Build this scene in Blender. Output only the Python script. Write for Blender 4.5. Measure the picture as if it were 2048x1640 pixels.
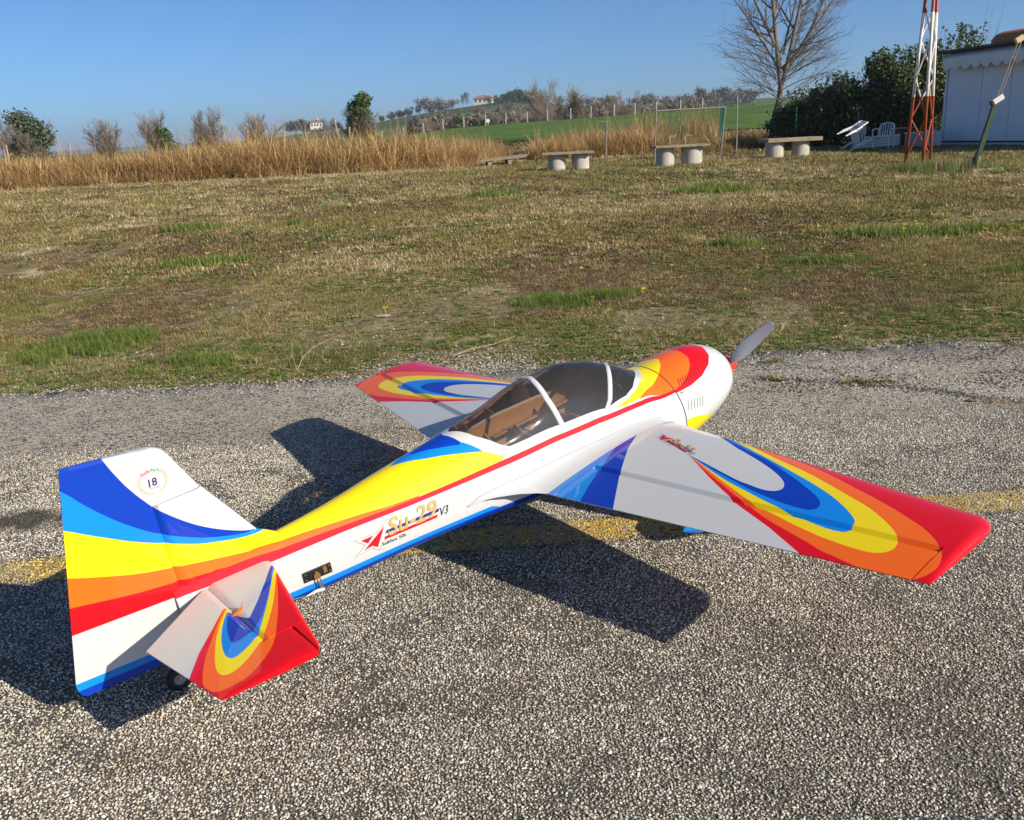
import bpy, bmesh, math, random
import numpy as np
from mathutils import Vector, Matrix

for o in list(bpy.data.objects):
    bpy.data.objects.remove(o)
scene = bpy.context.scene
COL = scene.collection
random.seed(7)
RNG = np.random.default_rng(11)
PI = math.pi

# ------------------------------------------------------------------ camera
CAM_H = 1.1255
RT = np.array([0.9988, -0.01419, -0.04678])
UP = np.array([0.04888, 0.28992, 0.9558])
FW = np.array([0.0, 0.95695, -0.29026])
cam_data = bpy.data.cameras.new('camera')
cam = bpy.data.objects.new('camera', cam_data)
COL.objects.link(cam)
m3 = Matrix((RT, UP, -FW)).transposed()
cam.matrix_world = Matrix.Translation((0, 0, CAM_H)) @ m3.to_4x4()
cam_data.sensor_fit = 'HORIZONTAL'
cam_data.sensor_width = 36.0
cam_data.lens = 32.155
cam_data.clip_start = 0.05
cam_data.clip_end = 20000
scene.camera = cam

# ------------------------------------------------------------------ light
SUN_AZ, SUN_EL = math.radians(-33.0), math.radians(27.4)
SUNV = Vector((math.cos(SUN_EL) * math.cos(SUN_AZ), math.cos(SUN_EL) * math.sin(SUN_AZ), math.sin(SUN_EL)))
world = bpy.data.worlds.new('World')
scene.world = world
world.use_nodes = True
wn = world.node_tree.nodes
wl = world.node_tree.links
wn.clear()
w_out = wn.new('ShaderNodeOutputWorld')
w_bg = wn.new('ShaderNodeBackground')
w_sky = wn.new('ShaderNodeTexSky')
w_sky.sky_type = 'NISHITA'
w_sky.sun_disc = False
w_sky.sun_elevation = SUN_EL
w_sky.sun_rotation = math.atan2(SUNV.x, SUNV.y)
w_sky.altitude = 0
w_sky.air_density = 0.6
w_sky.dust_density = 0.9
w_sky.ozone_density = 10.0
w_bg.inputs[1].default_value = 0.115
w_tint = wn.new('ShaderNodeMix'); w_tint.data_type = 'RGBA'; w_tint.blend_type = 'MULTIPLY'; w_tint.inputs[0].default_value = 1.0
w_tint.inputs[7].default_value = (1.08, 1.0, 0.86, 1.0)
wl.new(w_sky.outputs[0], w_tint.inputs[6])
wl.new(w_tint.outputs[2], w_bg.inputs[0])
wl.new(w_bg.outputs[0], w_out.inputs[0])

sun_data = bpy.data.lights.new('sun', 'SUN')
sun_data.energy = 4.8
sun_data.angle = math.radians(0.53)
sun_data.color = (1.0, 0.92, 0.79)
sun = bpy.data.objects.new('sun', sun_data)
COL.objects.link(sun)
sun.rotation_euler = SUNV.to_track_quat('Z', 'Y').to_euler()
sun.location = SUNV * 50

vs = scene.view_settings
vs.view_transform = 'Standard'
vs.look = 'None'
vs.exposure = 0.42
vs.gamma = 1.0
vs.use_curve_mapping = False
scene.cycles.max_bounces = 8
scene.cycles.transparent_max_bounces = 24
scene.cycles.caustics_reflective = False
scene.cycles.caustics_refractive = False

# ------------------------------------------------------------------ helpers
def at(px, py, Y):
    """point at world depth Y on the line of sight through photo pixel (2048 x 1640)"""
    d = FW + RT * ((px - 1024) / 1829.24) - UP * ((py - 820) / 1829.24)
    t = Y / d[1]
    return Vector((d[0] * t, Y, CAM_H + d[2] * t))

def tag(o, label=None, cat=None, group=None, kind=None):
    if label: o['label'] = label
    if cat: o['category'] = cat
    if group: o['group'] = group
    if kind: o['kind'] = kind
    return o

def link(name, me, parent=None, mats=None):
    o = bpy.data.objects.new(name, me)
    COL.objects.link(o)
    if parent is not None:
        o.parent = parent
    if mats is not None and me is not None:
        for m in (mats if isinstance(mats, (list, tuple)) else [mats]):
            me.materials.append(m)
    return o

def empty(name, loc=(0, 0, 0), rz=0.0, parent=None):
    o = bpy.data.objects.new(name, None)
    COL.objects.link(o)
    o.empty_display_size = 0.1
    o.location = loc
    o.rotation_euler = (0, 0, rz)
    if parent is not None: o.parent = parent
    return o

def mesh_np(name, V, F, smooth=False):
    """V (n,3) array, F list of index tuples or (k,4)/(k,3) array"""
    me = bpy.data.meshes.new(name)
    V = np.asarray(V, dtype=np.float32).reshape(-1, 3)
    if isinstance(F, np.ndarray):
        k, n = F.shape
        me.vertices.add(len(V)); me.vertices.foreach_set('co', V.ravel())
        me.loops.add(k * n); me.loops.foreach_set('vertex_index', F.astype(np.int32).ravel())
        me.polygons.add(k)
        me.polygons.foreach_set('loop_start', np.arange(0, k * n, n, dtype=np.int32))
        me.polygons.foreach_set('loop_total', np.full(k, n, dtype=np.int32))
        me.update(calc_edges=True)
        me.validate()
    else:
        me.from_pydata([tuple(map(float, v)) for v in V], [], F)
        me.update()
    if smooth:
        me.polygons.foreach_set('use_smooth', np.ones(len(me.polygons), dtype=bool))
    return me

class MB:
    """collects simple solids into one mesh"""
    def __init__(s): s.v = []; s.f = []
    def add(s, vs_, fs_):
        b = len(s.v); s.v += [tuple(map(float, v)) for v in vs_]; s.f += [tuple(i + b for i in f) for f in fs_]; return s
    def box(s, c, d, rz=0.0, M=None):
        hx, hy, hz = d[0] / 2, d[1] / 2, d[2] / 2
        P = [Vector((x, y, z)) for z in (-hz, hz) for y in (-hy, hy) for x in (-hx, hx)]
        R = Matrix.Rotation(rz, 3, 'Z') if M is None else M
        P = [R @ p + Vector(c) for p in P]
        return s.add(P, [(0, 2, 3, 1), (4, 5, 7, 6), (0, 1, 5, 4), (2, 6, 7, 3), (0, 4, 6, 2), (1, 3, 7, 5)])
    def tube(s, pts, rad, n=8, cap=True):
        pts = [Vector(p) for p in pts]
        if not isinstance(rad, (list, tuple)): rad = [rad] * len(pts)
        vs_ = []; fs_ = []
        t0 = (pts[1] - pts[0]).normalized()
        a = t0.orthogonal().normalized()
        for i, p in enumerate(pts):
            t = (pts[min(i + 1, len(pts) - 1)] - pts[max(i - 1, 0)]).normalized()
            a = (a - t * a.dot(t)).normalized(); b = t.cross(a)
            for k in range(n):
                q = 2 * PI * k / n
                vs_.append(p + (a * math.cos(q) + b * math.sin(q)) * rad[i])
        for i in range(len(pts) - 1):
            for k in range(n):
                fs_.append((i * n + k, i * n + (k + 1) % n, (i + 1) * n + (k + 1) % n, (i + 1) * n + k))
        if cap:
            fs_.append(tuple(reversed(range(n)))); fs_.append(tuple(range((len(pts) - 1) * n, len(pts) * n)))
        return s.add(vs_, fs_)
    def lathe(s, prof, n=24, M=None):
        """prof list of (axial, radius) about local Z, capped where radius is 0"""
        vs_ = []; fs_ = []
        for z, r in prof:
            for k in range(n):
                q = 2 * PI * k / n; vs_.append(Vector((r * math.cos(q), r * math.sin(q), z)))
        for i in range(len(prof) - 1):
            for k in range(n):
                fs_.append((i * n + k, i * n + (k + 1) % n, (i + 1) * n + (k + 1) % n, (i + 1) * n + k))
        if M is not None: vs_ = [M @ v for v in vs_]
        return s.add(vs_, fs_)
    def prism(s, poly, h, M=None):
        """poly list of (x,y), extruded 0..h in z"""
        n = len(poly)
        vs_ = [Vector((x, y, 0)) for x, y in poly] + [Vector((x, y, h)) for x, y in poly]
        if M is not None: vs_ = [M @ v for v in vs_]
        fs_ = [tuple(reversed(range(n))), tuple(range(n, 2 * n))] + [(k, (k + 1) % n, n + (k + 1) % n, n + k) for k in range(n)]
        return s.add(vs_, fs_)
    def build(s, name, mat, parent=None, smooth=False, bevel=0.0):
        me = bpy.data.meshes.new(name); me.from_pydata(s.v, [], s.f); me.update()
        if smooth: me.polygons.foreach_set('use_smooth', np.ones(len(me.polygons), dtype=bool))
        o = link(name, me, parent, mat)
        if bevel:
            md = o.modifiers.new('bevel', 'BEVEL'); md.width = bevel; md.segments = 2; md.limit_method = 'ANGLE'
        return o

# ------------------------------------------------------------------ materials
def new_mat(name):
    m = bpy.data.materials.new(name); m.use_nodes = True
    nt = m.node_tree; nt.nodes.clear()
    out = nt.nodes.new('ShaderNodeOutputMaterial')
    b = nt.nodes.new('ShaderNodeBsdfPrincipled')
    nt.links.new(b.outputs[0], out.inputs[0])
    return m, nt, b, out

def rgb(c): return (c[0], c[1], c[2], 1.0)

def nnoise(nt, scale, detail=4, rough=0.55, vec=None, dist=0.0):
    n = nt.nodes.new('ShaderNodeTexNoise')
    n.inputs['Scale'].default_value = scale; n.inputs['Detail'].default_value = detail
    n.inputs['Roughness'].default_value = rough; n.inputs['Distortion'].default_value = dist
    if vec is not None: nt.links.new(vec, n.inputs['Vector'])
    return n

def ramp(nt, fac, stops, interp='LINEAR'):
    r = nt.nodes.new('ShaderNodeValToRGB'); r.color_ramp.interpolation = interp
    e = r.color_ramp.elements
    while len(e) > 1: e.remove(e[-1])
    e[0].position = stops[0][0]; e[0].color = rgb(stops[0][1])
    for p, c in stops[1:]:
        k = e.new(p); k.color = rgb(c)
    nt.links.new(fac, r.inputs[0])
    return r

def nmath(nt, op, a, b=None, clamp=False):
    n = nt.nodes.new('ShaderNodeMath'); n.operation = op; n.use_clamp = clamp
    for i, v in enumerate((a, b)):
        if v is None: continue
        if isinstance(v, (int, float)): n.inputs[i].default_value = v
        else: nt.links.new(v, n.inputs[i])
    return n.outputs[0]

def nmix(nt, fac, a, b, mode='MIX'):
    n = nt.nodes.new('ShaderNodeMix'); n.data_type = 'RGBA'; n.blend_type = mode
    if isinstance(fac, (int, float)): n.inputs[0].default_value = fac
    else: nt.links.new(fac, n.inputs[0])
    for i, v in ((6, a), (7, b)):
        if isinstance(v, (tuple, list)): n.inputs[i].default_value = rgb(v)
        else: nt.links.new(v, n.inputs[i])
    return n.outputs[2]

def nbump(nt, height, strength, dist):
    n = nt.nodes.new('ShaderNodeBump'); n.inputs['Strength'].default_value = strength
    n.inputs['Distance'].default_value = dist; nt.links.new(height, n.inputs['Height'])
    return n.outputs[0]

def pmat(name, c1, c2=None, scale=6.0, rough=0.6, bump=0.0, bscale=None, metal=0.0, coords='Object', spec=0.5, coat=0.0, stops=None, detail=5):
    m, nt, b, out = new_mat(name)
    tc = nt.nodes.new('ShaderNodeTexCoord')
    n = nnoise(nt, scale, detail, 0.6, tc.outputs[coords])
    if stops is None:
        c2 = c2 or tuple(x * 0.75 for x in c1)
        stops = [(0.3, c2), (0.7, c1)]
    r = ramp(nt, n.outputs['Fac'], stops)
    nt.links.new(r.outputs[0], b.inputs['Base Color'])
    b.inputs['Roughness'].default_value = rough
    b.inputs['Metallic'].default_value = metal
    b.inputs['Specular IOR Level'].default_value = spec
    b.inputs['Coat Weight'].default_value = coat
    b.inputs['Coat Roughness'].default_value = 0.05
    if bump:
        n2 = nnoise(nt, bscale or scale * 4, 4, 0.6, tc.outputs[coords])
        nt.links.new(nbump(nt, n2.outputs['Fac'], 0.6, bump), b.inputs['Normal'])
    return m

def leaf_mat(name, stops, rough=0.6, trans=0.25, inst=False):
    """leaf colour varies from leaf to leaf (mesh island) or plant to plant (instance)"""
    m, nt, b, out = new_mat(name)
    if inst:
        oi = nt.nodes.new('ShaderNodeObjectInfo'); g = nt.nodes.new('ShaderNodeNewGeometry')
        f = nmath(nt, 'ADD', nmath(nt, 'MULTIPLY', oi.outputs['Random'], 0.65), nmath(nt, 'MULTIPLY', g.outputs['Random Per Island'], 0.35))
    else:
        g = nt.nodes.new('ShaderNodeNewGeometry'); f = g.outputs['Random Per Island']
    r = ramp(nt, f, stops)
    nt.links.new(r.outputs[0], b.inputs['Base Color'])
    b.inputs['Roughness'].default_value = rough
    b.inputs['Specular IOR Level'].default_value = 0.3
    if trans:
        tr = nt.nodes.new('ShaderNodeBsdfTranslucent'); nt.links.new(r.outputs[0], tr.inputs[0])
        mx = nt.nodes.new('ShaderNodeMixShader'); mx.inputs[0].default_value = trans
        nt.links.new(b.outputs[0], mx.inputs[1]); nt.links.new(tr.outputs[0], mx.inputs[2])
        nt.links.new(mx.outputs[0], out.inputs[0])
    return m

# smooth value noise on the plane, for planting and for uneven edges
_NG = RNG.random((64, 64))
def vnoise(x, y, s):
    x = np.asarray(x, float) / s; y = np.asarray(y, float) / s
    xi = np.floor(x).astype(int); yi = np.floor(y).astype(int)
    fx = x - xi; fy = y - yi; fx = fx * fx * (3 - 2 * fx); fy = fy * fy * (3 - 2 * fy)
    g = lambda a, b: _NG[a % 64, b % 64]
    return (g(xi, yi) * (1 - fx) + g(xi + 1, yi) * fx) * (1 - fy) + (g(xi, yi + 1) * (1 - fx) + g(xi + 1, yi + 1) * fx) * fy
def fnoise(x, y, s): return 0.55 * vnoise(x, y, s) + 0.3 * vnoise(x + 9.1, y + 3.3, s / 2.3) + 0.15 * vnoise(x + 2.7, y + 7.9, s / 5.1)

def scatter(name, pts, rot, scl, idx, sources, parent=None, extra=None):
    """one object: instances of the source meshes on points (geometry nodes)"""
    me = bpy.data.meshes.new(name)
    me.vertices.add(len(pts)); me.vertices.foreach_set('co', np.asarray(pts, dtype=np.float32).ravel())
    a = me.attributes.new('rot', 'FLOAT_VECTOR', 'POINT'); a.data.foreach_set('vector', np.asarray(rot, dtype=np.float32).ravel())
    a = me.attributes.new('scl', 'FLOAT_VECTOR', 'POINT')
    scl = np.asarray(scl, dtype=np.float32)
    if scl.ndim == 1: scl = np.repeat(scl[:, None], 3, 1)
    a.data.foreach_set('vector', scl.ravel())
    a = me.attributes.new('idx', 'INT', 'POINT'); a.data.foreach_set('value', np.asarray(idx, dtype=np.int32))
    for k, v in (extra or {}).items():
        a = me.attributes.new(k, 'FLOAT', 'POINT'); a.data.foreach_set('value', np.asarray(v, dtype=np.float32))
    o = link(name, me, parent)
    src = bpy.data.collections.new(name + '_sources')
    for i, (sm, mt) in enumerate(sources):
        so = bpy.data.objects.new('%s_source_%02d' % (name, i), sm)
        if mt is not None and not sm.materials: sm.materials.append(mt)
        src.objects.link(so)
    ng = bpy.data.node_groups.new(name + '_scatter', 'GeometryNodeTree')
    ng.interface.new_socket('Geometry', in_out='INPUT', socket_type='NodeSocketGeometry')
    ng.interface.new_socket('Geometry', in_out='OUTPUT', socket_type='NodeSocketGeometry')
    gi = ng.nodes.new('NodeGroupInput'); go = ng.nodes.new('NodeGroupOutput')
    ci = ng.nodes.new('GeometryNodeCollectionInfo'); ci.inputs['Collection'].default_value = src
    ci.inputs['Separate Children'].default_value = True; ci.inputs['Reset Children'].default_value = True
    ip = ng.nodes.new('GeometryNodeInstanceOnPoints'); ip.inputs['Pick Instance'].default_value = True
    def nat(n, t):
        k = ng.nodes.new('GeometryNodeInputNamedAttribute'); k.data_type = t; k.inputs['Name'].default_value = n; return k.outputs[0]
    e2r = ng.nodes.new('FunctionNodeEulerToRotation')
    L = ng.links.new
    L(gi.outputs[0], ip.inputs['Points']); L(ci.outputs[0], ip.inputs['Instance'])
    L(nat('idx', 'INT'), ip.inputs['Instance Index']); L(nat('rot', 'FLOAT_VECTOR'), e2r.inputs[0])
    L(e2r.outputs[0], ip.inputs['Rotation']); L(nat('scl', 'FLOAT_VECTOR'), ip.inputs['Scale'])
    L(ip.outputs[0], go.inputs[0])
    md = o.modifiers.new('scatter', 'NODES'); md.node_group = ng
    return o
# ------------------------------------------------------------------ ground
def smooth(a, b, x):
    t = np.clip((np.asarray(x, float) - a) / (b - a), 0, 1); return t * t * (3 - 2 * t)

def ground_z(x, y):
    x = np.asarray(x, float); y = np.asarray(y, float)
    zf = np.clip(1.98 + 0.026 * x, 0.75, 3.6)
    side = 0.35 + 0.65 * smooth(-16, -4, x)
    rise = 0.85 * smooth(39, 49, y) * side + (zf - 0.85) * smooth(46, 112, y) * side
    fall = 1 - smooth(116, 150, y)
    lump = (fnoise(x, y, 2.2) - 0.5) * 0.05 * smooth(4.6, 7.0, y)
    return rise * fall + lump

def asphalt_nodes(nt, b):
    """coarse worn asphalt: pale stones standing in dark bitumen. returns (colour, height, stone mask)"""
    tc = nt.nodes.new('ShaderNodeTexCoord'); P = tc.outputs['Object']
    big = nnoise(nt, 1.3, 5, 0.6, P); mid = nnoise(nt, 9.0, 4, 0.6, P)
    wob = nnoise(nt, 120.0, 2, 0.5, P)
    off = nt.nodes.new('ShaderNodeVectorMath'); off.operation = 'MULTIPLY_ADD'
    nt.links.new(wob.outputs['Color'], off.inputs[0]); off.inputs[1].default_value = (0.0035, 0.0035, 0.0035); nt.links.new(P, off.inputs[2])
    def cells(scale, vec):
        v = nt.nodes.new('ShaderNodeTexVoronoi'); v.voronoi_dimensions = '2D'; v.feature = 'F1'
        v.inputs['Scale'].default_value = scale; nt.links.new(vec, v.inputs['Vector'])
        e = nt.nodes.new('ShaderNodeTexVoronoi'); e.voronoi_dimensions = '2D'; e.feature = 'DISTANCE_TO_EDGE'
        e.inputs['Scale'].default_value = scale; nt.links.new(vec, e.inputs['Vector'])
        s = nt.nodes.new('ShaderNodeSeparateColor'); nt.links.new(v.outputs['Color'], s.inputs[0])
        return v, e, s
    v1, e1, s1 = cells(128.0, off.outputs[0])
    v2, e2, s2 = cells(250.0, off.outputs[0])
    # how proud each stone stands: some are missing (dark pits)
    keep = nmath(nt, 'GREATER_THAN', nmath(nt, 'ADD', s1.outputs[0], nmath(nt, 'MULTIPLY', mid.outputs['Fac'], 0.5)), 0.40)
    edge1 = nt.nodes.new('ShaderNodeMapRange'); edge1.inputs['From Min'].default_value = 0.015; edge1.inputs['From Max'].default_value = 0.13
    nt.links.new(e1.outputs['Distance'], edge1.inputs['Value'])
    stone = nmath(nt, 'MULTIPLY', edge1.outputs[0], keep)
    edge2 = nt.nodes.new('ShaderNodeMapRange'); edge2.inputs['From Min'].default_value = 0.06; edge2.inputs['From Max'].default_value = 0.25
    nt.links.new(e2.outputs['Distance'], edge2.inputs['Value'])
    keep2 = nmath(nt, 'GREATER_THAN', s2.outputs[0], 0.45)
    small = nmath(nt, 'MULTIPLY', nmath(nt, 'MULTIPLY', edge2.outputs[0], keep2), nmath(nt, 'SUBTRACT', 1.0, stone, True))
    mask = nmath(nt, 'MAXIMUM', stone, nmath(nt, 'MULTIPLY', small, 0.75))
    c1 = ramp(nt, s1.outputs[1], [(0.0, (0.28, 0.25, 0.205)), (0.25, (0.46, 0.415, 0.345)), (0.55, (0.59, 0.54, 0.46)), (0.82, (0.72, 0.67, 0.57)), (0.93, (0.70, 0.55, 0.34)), (1.0, (0.88, 0.84, 0.76))])
    c2 = ramp(nt, s2.outputs[1], [(0.0, (0.15, 0.14, 0.125)), (0.5, (0.32, 0.29, 0.25)), (1.0, (0.50, 0.45, 0.37))])
    cs = nmix(nt, stone, c2.outputs[0], c1.outputs[0])
    gap = nmix(nt, mid.outputs['Fac'], (0.022, 0.021, 0.020), (0.075, 0.068, 0.058))
    col = nmix(nt, mask, gap, cs)
    tint = ramp(nt, big.outputs['Fac'], [(0.28, (0.80, 0.745, 0.66)), (0.5, (1.0, 0.965, 0.90)), (0.72, (1.16, 1.13, 1.08))])
    col = nmix(nt, 1.0, col, tint.outputs[0], 'MULTIPLY')
    dome = nmath(nt, 'MULTIPLY', nmath(nt, 'SUBTRACT', 1.0, nmath(nt, 'MULTIPLY', v1.outputs['Distance'], 0.9), True), stone)
    tilt = nmath(nt, 'MULTIPLY', s1.outputs[2], nmath(nt, 'MULTIPLY', stone, 0.6))
    h = nmath(nt, 'ADD', nmath(nt, 'ADD', dome, tilt), nmath(nt, 'MULTIPLY', small, 0.45))
    fine = nnoise(nt, 700.0, 2, 0.6, P)
    h = nmath(nt, 'ADD', h, nmath(nt, 'MULTIPLY', fine.outputs['Fac'], 0.25))
    return P, col, h, mask, mid, big

def make_asphalt():
    m, nt, b, out = new_mat('worn_asphalt')
    P, col, h, mask, mid, big = asphalt_nodes(nt, b)
    # a few oil and soot stains
    st = nnoise(nt, 2.1, 3, 0.5, P, 0.4)
    stain = ramp(nt, st.outputs['Fac'], [(0.66, (1, 1, 1)), (0.78, (0.55, 0.50, 0.45))])
    col = nmix(nt, 1.0, col, stain.outputs[0], 'MULTIPLY')
    # where the stones are built one by one the sheet itself is the bitumen between them
    sy = nt.nodes.new('ShaderNodeSeparateXYZ'); nt.links.new(P, sy.inputs[0])
    nr = nt.nodes.new('ShaderNodeMapRange'); nr.inputs['From Min'].default_value = 3.15; nr.inputs['From Max'].default_value = 3.55
    nt.links.new(sy.outputs[1], nr.inputs['Value'])
    bit = nmix(nt, mid.outputs['Fac'], (0.050, 0.044, 0.036), (0.24, 0.21, 0.165))
    col = nmix(nt, nr.outputs[0], bit, col)
    nt.links.new(col, b.inputs['Base Color'])
    b.inputs['Roughness'].default_value = 0.75; b.inputs['Specular IOR Level'].default_value = 0.35
    nt.links.new(nbump(nt, h, 1.0, 0.0042), b.inputs['Normal'])
    return m

def make_paint():
    m, nt, b, out = new_mat('worn_yellow_paint')
    P, col, h, mask, mid, big = asphalt_nodes(nt, b)
    n1 = nnoise(nt, 46.0, 4, 0.65, P)
    n2 = nnoise(nt, 3.2, 3, 0.5, P)
    sx = nt.nodes.new('ShaderNodeSeparateXYZ'); nt.links.new(P, sx.inputs[0])
    d = nmath(nt, 'ABSOLUTE', nmath(nt, 'SUBTRACT', nmath(nt, 'SUBTRACT', sx.outputs[1], nmath(nt, 'MULTIPLY', sx.outputs[0], 0.055)), 2.44))
    edge = nmath(nt, 'MULTIPLY', nmath(nt, 'SUBTRACT', 0.075, d), 16.0)
    w = nmath(nt, 'ADD', nmath(nt, 'ADD', nmath(nt, 'MULTIPLY', n1.outputs['Fac'], 0.9), nmath(nt, 'MULTIPLY', n2.outputs['Fac'], 0.5)), nmath(nt, 'MULTIPLY', mask, 0.42))
    w = nmath(nt, 'ADD', w, nmath(nt, 'MINIMUM', edge, 0.30))
    on = nt.nodes.new('ShaderNodeMapRange'); on.inputs['From Min'].default_value = 1.06; on.inputs['From Max'].default_value = 1.22
    nt.links.new(w, on.inputs['Value'])
    pc = nmix(nt, n1.outputs['Fac'], (0.40, 0.26, 0.05), (0.72, 0.50, 0.14))
    col = nmix(nt, 1.0, col, (0.42, 0.40, 0.38), 'MULTIPLY')
    col = nmix(nt, on.outputs[0], col, pc)
    nt.links.new(col, b.inputs['Base Color'])
    b.inputs['Roughness'].default_value = 0.7; b.inputs['Specular IOR Level'].default_value = 0.35
    nt.links.new(nbump(nt, h, 1.0, 0.0040), b.inputs['Normal'])
    return m

def make_soil():
    m, nt, b, out = new_mat('field_soil')
    tc = nt.nodes.new('ShaderNodeTexCoord'); P = tc.outputs['Object']
    a = nnoise(nt, 0.9, 6, 0.62, P); c = nnoise(nt, 14.0, 5, 0.65, P); d = nnoise(nt, 90.0, 3, 0.6, P)
    r1 = ramp(nt, c.outputs['Fac'], [(0.25, (0.09, 0.075, 0.035)), (0.42, (0.17, 0.145, 0.06)), (0.55, (0.27, 0.215, 0.11)), (0.72, (0.40, 0.315, 0.185))])
    r2 = ramp(nt, c.outputs['Fac'], [(0.3, (0.36, 0.265, 0.14)), (0.5, (0.54, 0.42, 0.25)), (0.75, (0.70, 0.58, 0.39))])
    f = ramp(nt, a.outputs['Fac'], [(0.54, (0, 0, 0)), (0.66, (1, 1, 1))])
    col = nmix(nt, f.outputs[0], r1.outputs[0], r2.outputs[0])
    r3 = ramp(nt, d.outputs['Fac'], [(0.3, (0.6, 0.6, 0.6)), (0.7, (1.25, 1.25, 1.25))])
    col = nmix(nt, 1.0, col, r3.outputs[0], 'MULTIPLY')
    # land farther off is under grass and winter crops
    sx = nt.nodes.new('ShaderNodeSeparateXYZ'); nt.links.new(P, sx.inputs[0])
    far = nt.nodes.new('ShaderNodeMapRange'); far.inputs['From Min'].default_value = 60; far.inputs['From Max'].default_value = 130
    nt.links.new(sx.outputs[1], far.inputs['Value'])
    e = nnoise(nt, 0.012, 4, 0.6, P)
    r4 = ramp(nt, e.outputs['Fac'], [(0.35, (0.075, 0.085, 0.03)), (0.5, (0.06, 0.11, 0.025)), (0.65, (0.14, 0.12, 0.055))])
    col = nmix(nt, far.outputs[0], col, r4.outputs[0])
    nt.links.new(col, b.inputs['Base Color'])
    b.inputs['Roughness'].default_value = 0.95; b.inputs['Specular IOR Level'].default_value = 0.15
    hh = nmath(nt, 'ADD', c.outputs['Fac'], nmath(nt, 'MULTIPLY', d.outputs['Fac'], 0.4))
    nt.links.new(nbump(nt, hh, 1.0, 0.03), b.inputs['Normal'])
    return m

M_ASPH = make_asphalt(); M_PAINT = make_paint(); M_SOIL = make_soil()

def grid_mesh(name, xs, ys, zf, smooth_=True):
    X, Y = np.meshgrid(xs, ys, indexing='ij'); Z = zf(X, Y)
    V = np.stack([X, Y, Z], -1).reshape(-1, 3)
    n, k = len(xs), len(ys)
    i = np.arange(n - 1)[:, None] * k + np.arange(k - 1)[None, :]
    F = np.stack([i, i + k, i + k + 1, i + 1], -1).reshape(-1, 4)
    return mesh_np(name, V, F, smooth_)

xs = np.unique(np.concatenate([np.linspace(-3500, -60, 24), np.linspace(-60, -20, 41), np.linspace(-20, 20, 161), np.linspace(20, 60, 41), np.linspace(60, 3500, 24)]))
ys = np.unique(np.concatenate([np.linspace(-60, 4, 12), np.linspace(4, 14, 61), np.linspace(14, 55, 83), np.linspace(55, 160, 54), np.linspace(160, 6000, 30)]))
tag(link('ground', grid_mesh('ground', xs, ys, lambda X, Y: ground_z(X, Y) - 0.004), None, M_SOIL), kind='structure')

def edge_y(x):
    """ragged far edge of the asphalt"""
    return 4.36 + 0.16 * (fnoise(np.asarray(x) + 31, 5.5 + 0 * np.asarray(x), 0.7) - 0.5) + 0.05 * (vnoise(np.asarray(x), 2.0 + 0 * np.asarray(x), 0.06) - 0.5) + 0.16 * smooth(0.8, 1.6, x) * (1 - 0.6 * smooth(2.1, 2.6, x))
ex = np.concatenate([np.linspace(-30, -4, 80), np.linspace(-3.98, 4.0, 700), np.linspace(4.02, 30, 80)])
ey = edge_y(ex); n = len(ex)
V = np.concatenate([np.stack([ex, ey, 0 * ex + 0.003], -1), np.stack([ex, 0 * ex + 4.2, 0 * ex + 0.003], -1), np.stack([ex, ey + 0.012, 0 * ex - 0.02], -1)])
i = np.arange(n - 1)
F = np.concatenate([np.stack([i, i + n, i + n + 1, i + 1], -1), np.stack([i, i + 1, i + 1 + 2 * n, i + 2 * n], -1)])
gx, gy = np.meshgrid(np.linspace(-30, 30, 61), np.linspace(-12, 4.2, 18), indexing='ij')
b_ = len(V); V = np.concatenate([V, np.stack([gx, gy, 0 * gx + 0.003], -1).reshape(-1, 3)])
j = b_ + (np.arange(60)[:, None] * 18 + np.arange(17)[None]).ravel(); F = np.concatenate([F, np.stack([j, j + 18, j + 19, j + 1], -1)])
tag(link('runway', mesh_np('runway', V, F), None, M_ASPH), kind='structure')
px_ = np.linspace(-30, 30, 61)
V = np.concatenate([np.stack([px_, .055 * px_ + 2.35, 0 * px_ + 0.0045], -1), np.stack([px_, .055 * px_ + 2.53, 0 * px_ + 0.0045], -1)])
i = np.arange(60)
tag(link('runway_line', mesh_np('runway_line', V, np.stack([i, i + 1, i + 62, i + 61], -1)), None, M_PAINT), kind='structure')

# winter crop on the rise behind the field
def make_crop():
    m, nt, b, out = new_mat('winter_crop')
    tc = nt.nodes.new('ShaderNodeTexCoord'); P = tc.outputs['Object']
    a = nnoise(nt, 0.25, 5, 0.6, P); c = nnoise(nt, 5.0, 4, 0.65, P)
    r = ramp(nt, a.outputs['Fac'], [(0.3, (0.075, 0.14, 0.025)), (0.55, (0.115, 0.20, 0.038)), (0.75, (0.17, 0.26, 0.06))])
    r2 = ramp(nt, c.outputs['Fac'], [(0.3, (0.65, 0.65, 0.6)), (0.7, (1.2, 1.15, 1.1))])
    nt.links.new(nmix(nt, 1.0, r.outputs[0], r2.outputs[0], 'MULTIPLY'), b.inputs['Base Color'])
    b.inputs['Roughness'].default_value = 0.9; b.inputs['Specular IOR Level'].default_value = 0.2
    nt.links.new(nbump(nt, c.outputs['Fac'], 1.0, 0.25), b.inputs['Normal'])
    return m
M_CROP = make_crop()
cx = np.linspace(-10, 75, 120); cy = np.linspace(0, 1, 50)
X, T = np.meshgrid(cx, cy, indexing='ij')
near = 46.5 + 3.0 * (fnoise(X, 0 * X, 4.0) - 0.5) + 3.5 * smooth(-2, -10, X)
Y = near + (113 - near) * T ** 1.5
Z = ground_z(X, Y) + 0.05
V = np.stack([X, Y, Z], -1).reshape(-1, 3); k = 50
i = np.arange(119)[:, None] * k + np.arange(49)[None, :]
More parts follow.
